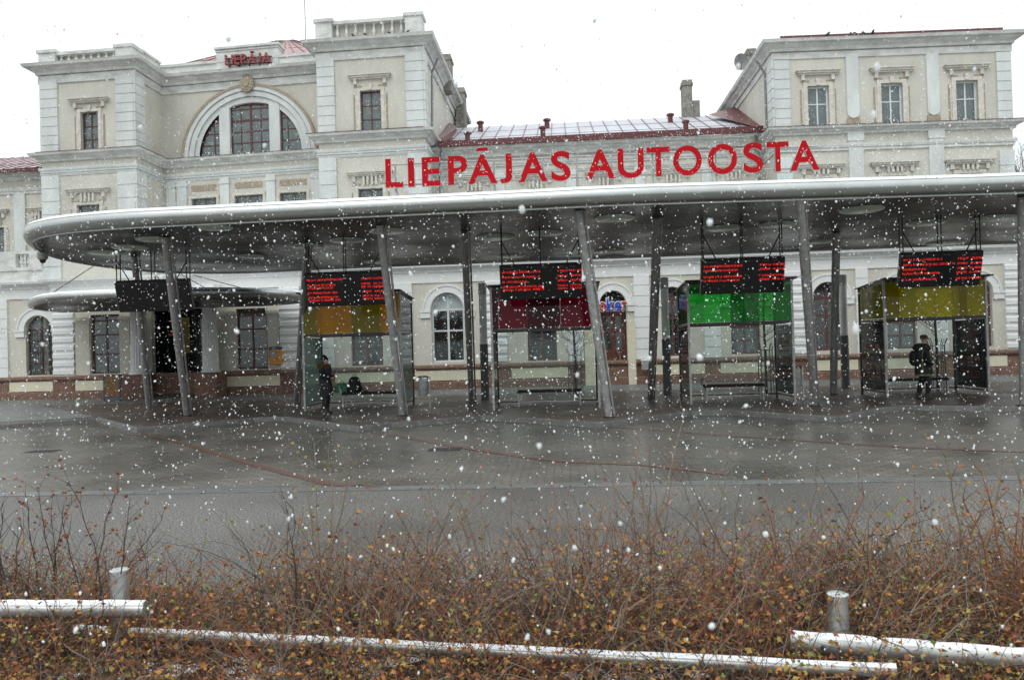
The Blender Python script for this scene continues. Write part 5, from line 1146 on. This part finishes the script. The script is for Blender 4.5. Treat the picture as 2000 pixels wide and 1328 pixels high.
# ------------------------------------------------------------------ shrubs
TW = [mat('twig_red_brown', (.23, .095, .05), .75), mat('twig_grey_brown', (.22, .18, .14), .75), mat('twig_dark', (.055, .032, .025), .8)]
LF = [mat('leaf_orange', (.45, .185, .03), .7, var=.4, vscale=30), mat('leaf_yellow', (.36, .24, .045), .7, var=.4, vscale=30), mat('leaf_brown', (.28, .09, .04), .8, var=.4, vscale=30), mat('leaf_green', (.13, .16, .03), .7)]
ALLM = TW+LF
def leaf(b, p, s, m, rr_):
    b.m = m; p = Vector(p); a = Vector((rr_.uniform(-1, 1), rr_.uniform(-1, 1), rr_.uniform(-.6, .4))).normalized(); c = a.orthogonal().normalized(); c.rotate(Matrix.Rotation(rr_.uniform(0, 6.28), 3, a)); n_ = a.cross(c)
    i = len(b.v); b.v += [tuple(p), tuple(p+a*s*.45+c*s*.42+n_*s*.1), tuple(p+a*s*.62+c*s*.16), tuple(p+a*s*1.05), tuple(p+a*s*.6-c*s*.18), tuple(p+a*s*.4-c*s*.42+n_*s*.12)]
    b.face((i, i+1, i+2, i+3)); b.face((i, i+3, i+4, i+5))
def twig(b, p, d, L_, r_, rr_, m, seg=4, wob=.25, leafp=.0, lmix=None, ls=.03):
    q = Vector(p); dd = Vector(d).normalized(); pts = [tuple(q)]
    for k in range(seg): dd = (dd+Vector((rr_.uniform(-wob, wob), rr_.uniform(-wob, wob), rr_.uniform(-wob, wob*.6)))).normalized(); q = q+dd*L_/seg; pts.append(tuple(q))
    b.m = m; b.tube(pts, [r_*(1-.7*k/seg) for k in range(seg+1)], 3, cap=False)
    if leafp:
        for k in range(1, seg+1):
            if rr_.random() < leafp: leaf(b, pts[k], ls*rr_.choice((.4, .5, .6, .75, .9, 1.2)), rr_.choice(lmix), rr_)
    return pts
def xlim(y): return .75*y+2.1
def topline(x, y):   # how tall the thicket stands: a gap by the left post, higher toward the right
    u = x/y
    g = .76+.07*math.sin(u*9+.5)+.05*math.sin(u*23)
    if u < -.42: g *= .8
    if -.56 < u < -.42: g *= .72
    if u > .35: g += .08
    return g
rr_ = random.Random(21)
for part in range(1):
    b = MB(); mixW = {0: [3, 4, 5, 5, 3, 6], 1: [3, 5, 5, 4]}
    for k in range(20500):
        y = 3.15+2.35*rr_.random()**.68; x = rr_.uniform(-xlim(y), xlim(y)-.3)
        h = topline(x, y)*rr_.uniform(.35, 1.12); u = x/y
        if y < 4.35: h *= .42+.2*(y-3.15)
        z0 = rr_.uniform(0, .5*h) if rr_.random() < .55 else .02
        pt = math.sin(u*17+y*2.3)+math.sin(u*31-y*3.7); m = rr_.choice((0, 0, 0, 1, 2) if pt > .3 else (0, 1, 1, 2, 2)); lp = (.75 if u > .28 else .55) if math.sin(u*23+y*5)+math.sin(u*9-y*4) > -.1 else .14
        pts = twig(b, (x, y, z0), (rr_.uniform(-.9, .9), rr_.uniform(-.6, .6), rr_.uniform(.2, 1.2)), h*rr_.uniform(.5, 1.1), rr_.choice((.0016, .002, .0025, .0034, .0045)), rr_, m, 5, .38, lp, [3, 4, 3, 5, 4, 6] if u > .28 else [5, 5, 3, 2+3, 3, 4, 5, 6], .034)
        if rr_.random() < .5:
            q = pts[rr_.randint(1, 4)]; twig(b, q, (rr_.uniform(-1, 1), rr_.uniform(-1, 1), rr_.uniform(-.1, .9)), rr_.uniform(.06, .2), .0018, rr_, m, 3, .3, lp, [3, 4, 5], .024)
    for k in range(700):      # longer wisps above the mass
        y = rr_.uniform(3.9, 5.4); u = rr_.uniform(-.75, .68)
        if -.6 < u < -.42 and rr_.random() < .7: continue
        twig(b, (u*y, y, topline(u*y, y)*.5), (rr_.uniform(-.8, .8), rr_.uniform(-.3, .3), 1), rr_.uniform(.2, .55), rr_.uniform(.0016, .003), rr_, rr_.choice((0, 1, 1, 2)), 6, .3, .1, [5, 5, 4], .022)
    for k in range(15000):
        y = 3.1+2.3*rr_.random(); x = rr_.uniform(-xlim(y), xlim(y)-.3); u = x/y
        if math.sin(u*23+y*5)+math.sin(u*9-y*4) < .0 and rr_.random() < .7: continue
        leaf(b, (x, y, topline(x, y)*rr_.uniform(.1, .85)), rr_.choice((.012, .016, .022, .034)), rr_.choice([3, 4, 4, 6, 5, 3]), rr_)
    for k in range(3000):
        y = rr_.uniform(3, 5.4); x = rr_.uniform(-xlim(y), xlim(y)-.3); leaf(b, (x, y, bedz(x, y)+.01), rr_.uniform(.015, .035), rr_.choice([5, 5, 3, 5]), rr_)
    tag(b.build('undergrowth', ALLM), 'low tangle of brown twigs with rusty and yellow leaves filling the bed', 'undergrowth', kind='stuff')
# taller individual shrubs
def tall_shrub(pxb, Y, tips, lab, m=1, leafm=(4, 5), r_=.0045, ls=.025, heads=False, lp=.25):
    r_ *= 1.35; x0 = on_y(pxb, 1100, Y)[0]; t = empty('bare_shrub', (x0, Y, .02), lab, 'shrub', 'tall bare stems above the undergrowth'); rq = random.Random(int(pxb*7))
    b = MB(); lb = MB()
    for px, py in tips:
        Yt = Y+rq.uniform(-.25, .25); xt, zt = on_y(px, py, Yt); p0 = Vector((rq.uniform(-.05, .05), 0, 0)); p1 = Vector((xt-x0, Yt-Y, zt)); N = 7; bow = Vector((rq.uniform(-.07, .07), 0, rq.uniform(.02, .12)))
        pts = []
        for k in range(N+1):
            f_ = k/N; pts.append(p0.lerp(p1, f_)+bow*math.sin(math.pi*f_)+Vector((rq.uniform(-.012, .012), rq.uniform(-.012, .012), 0)))
        b.m = 0; b.tube([tuple(p) for p in pts], [r_*(1-.72*k/N) for k in range(N+1)], 5, cap=False)
        d_ = (p1-p0).normalized()
        for k in range(2, N+1):
            for q in range(2 if k > 2 else 1):
                sd = Vector((rq.uniform(-1, 1), rq.uniform(-.6, .6), rq.uniform(.0, .9))); tp = twig(b, tuple(pts[k]), d_*.6+sd, rq.uniform(.08, .26)*(1.1-.4*k/N), r_*.35, rq, 0, 3, .22)
                if rq.random() < lp*2: leaf(lb, tp[-1], ls*rq.uniform(.6, 1.2), rq.choice(leafm)-3, rq)
                if heads and rq.random() < .6: leaf(lb, tp[-1], .03, 2, rq); leaf(lb, tp[-2], .025, 2, rq); leaf(lb, tp[-1], .028, 2, rq)
            if rq.random() < lp: leaf(lb, tuple(pts[k]), ls*rq.uniform(.6, 1.2), rq.choice(leafm)-3, rq)
    b.build('stems', TW[m], t); 
    if lb.v: lb.build('leaves', LF, t)
tall_shrub(110, 4.9, [(70, 965), (50, 975), (135, 990), (100, 1000)], 'arching dark stems with withered seed heads at the left edge', 2, (5,), .0042, heads=True, lp=.3)
tall_shrub(185, 5., [(140, 950), (225, 965), (120, 1010)], 'upright dark stems with black seed heads behind the left post', 2, (5,), .004, heads=True, lp=.3)
tall_shrub(205, 4.7, [(318, 1022), (250, 1000), (300, 1075)], 'dark stems leaning right over the left post', 2, (5,), .0045, heads=True, lp=.3)
tall_shrub(20, 4.8, [(5, 1000), (40, 1040), (-20, 985)], 'few dark bare stems in the far left corner', 2, (5,), .005, lp=.1)
tall_shrub(625, 5.6, [(615, 875), (690, 905), (590, 910), (640, 890)], 'pale upright stem with yellow leaf buds near the road kerb', 1, (4, 4, 6), .0055, .03, lp=.45)
tall_shrub(590, 4.6, [(555, 980), (575, 1000)], 'two dark straight stems leaning in front of the middle thicket', 2, (5,), .0038, lp=.05)
tall_shrub(800, 5.2, [(720, 960), (905, 925), (960, 960), (840, 985)], 'arching brown branches spreading left of centre', 1, (4, 5), .0055, lp=.2)
tall_shrub(965, 5., [(870, 940), (1000, 925), (940, 905), (900, 1010)], 'tangled brown branches with yellow tips at the centre', 1, (4, 5), .0055, lp=.25)
tall_shrub(1265, 5.4, [(1275, 845), (1340, 815), (1250, 870), (1240, 905), (1425, 900)], 'tall pale shrub with a long curved shoot right of centre', 1, (5, 4), .006, lp=.1)
tall_shrub(1385, 5.3, [(1310, 905), (1425, 900), (1540, 1000), (1470, 990)], 'forked bare shrub right of the tall pale shrub', 1, (5,), .006, lp=.15)
tall_shrub(1560, 5., [(1500, 985), (1590, 1030), (1690, 975), (1480, 1040)], 'wiry shrub with reddish shoots left of the right post', 0, (5, 3), .005, lp=.25)
tall_shrub(1860, 4.9, [(1800, 1000), (1845, 900), (1960, 905), (1925, 985), (1700, 1010)], 'large branching shrub with orange leaves near the right edge', 1, (3, 4, 5), .007, .032, lp=.5)
tall_shrub(1960, 4.7, [(1920, 930), (1995, 950), (2010, 900), (1880, 985)], 'reddish shrub cut off by the right edge of the picture', 0, (3, 4), .006, .03, lp=.4)
tall_shrub(1100, 4.9, [(1060, 970), (1180, 960), (1130, 985), (1020, 1000)], 'thin twiggy shrub between centre and the tall pale shrub', 1, (5, 3), .0045, lp=.2)
# ------------------------------------------------------------------ falling snow
rr_ = random.Random(5); b = MB()
g_ = (1+5**.5)/2
ico = [(-1, g_, 0), (1, g_, 0), (-1, -g_, 0), (1, -g_, 0), (0, -1, g_), (0, 1, g_), (0, -1, -g_), (0, 1, -g_), (g_, 0, -1), (g_, 0, 1), (-g_, 0, -1), (-g_, 0, 1)]
ico = [tuple(c/1.902 for c in v) for v in ico]
icf = [(0, 11, 5), (0, 5, 1), (0, 1, 7), (0, 7, 10), (0, 10, 11), (1, 5, 9), (5, 11, 4), (11, 10, 2), (10, 7, 6), (7, 1, 8), (3, 9, 4), (3, 4, 2), (3, 2, 6), (3, 6, 8), (3, 8, 9), (4, 9, 5), (2, 4, 11), (6, 2, 10), (8, 6, 7), (9, 8, 1)]
oc = [(0, 0, 1), (1, 0, 0), (0, 1, 0), (-1, 0, 0), (0, -1, 0), (0, 0, -1)]; ocf = [(0, 1, 2), (0, 2, 3), (0, 3, 4), (0, 4, 1), (5, 2, 1), (5, 3, 2), (5, 4, 3), (5, 1, 4)]
cnt = 0
def flake(p, r_):
    V_, F_ = (ico, icf) if p[1] < 12 else (oc, ocf)
    i = len(b.v); sz = rr_.uniform(.9, 1.7); tx = rr_.uniform(-.35, .35)
    for v in V_: k_ = rr_.uniform(.7, 1.25); b.v.append((p[0]+(v[0]+tx*v[2])*r_*k_, p[1]+v[1]*r_*k_, p[2]+v[2]*r_*sz*k_))
    for f in F_: b.face([i+k for k in f])
while cnt < 60000:
    y = 34.2*rr_.random()**(1/2.35); 
    if y < .9: continue
    hx_ = .72*y+1.5; x = rr_.uniform(-hx_, hx_)-.07*y; z = rr_.uniform(max(.02, H-.47*y-.5), H+.46*y+.5)
    if z > 17: continue
    if 17.2 < y < 27.3 and .3 < z < 5.35 and rr_.random() < .8: continue
    if z-H > .27*y and rr_.random() < .72: continue
    flake((x, y, z), rr_.choice((.0038, .0048, .0055, .006, .0085))*(1 if y > 6 else .42+.09*y)*(1+.018*y)); cnt += 1
for k in range(60):
    y = rr_.uniform(.9, 2.6); flake((rr_.uniform(-.7, .65)*y-.07*y, y, H+rr_.uniform(-.42, .42)*y), rr_.uniform(.003, .005))
tag(b.build('falling_snow', FLAKE, smooth=True), 'white snowflakes drifting down all over the scene', 'snowfall', kind='stuff')

# ------------------------------------------------------------------ drain covers
for px, py, lab in ((84, 881, 'dark rectangular drain cover in the paving at far left'), (870, 877, 'small dark drain cover in the paving left of centre')):
    x, y = on_z(px, py, .004); b = MB(); b.box(x-.3, x+.3, y-.18, y+.18, -.02, .009)
    for k in range(6): b.box(x-.25+k*.09, x-.21+k*.09, y-.15, y+.15, .009, .013)
    tag(b.build('drain_cover', mat('cast_iron', (.03, .03, .03), .4)), lab, 'drain cover')
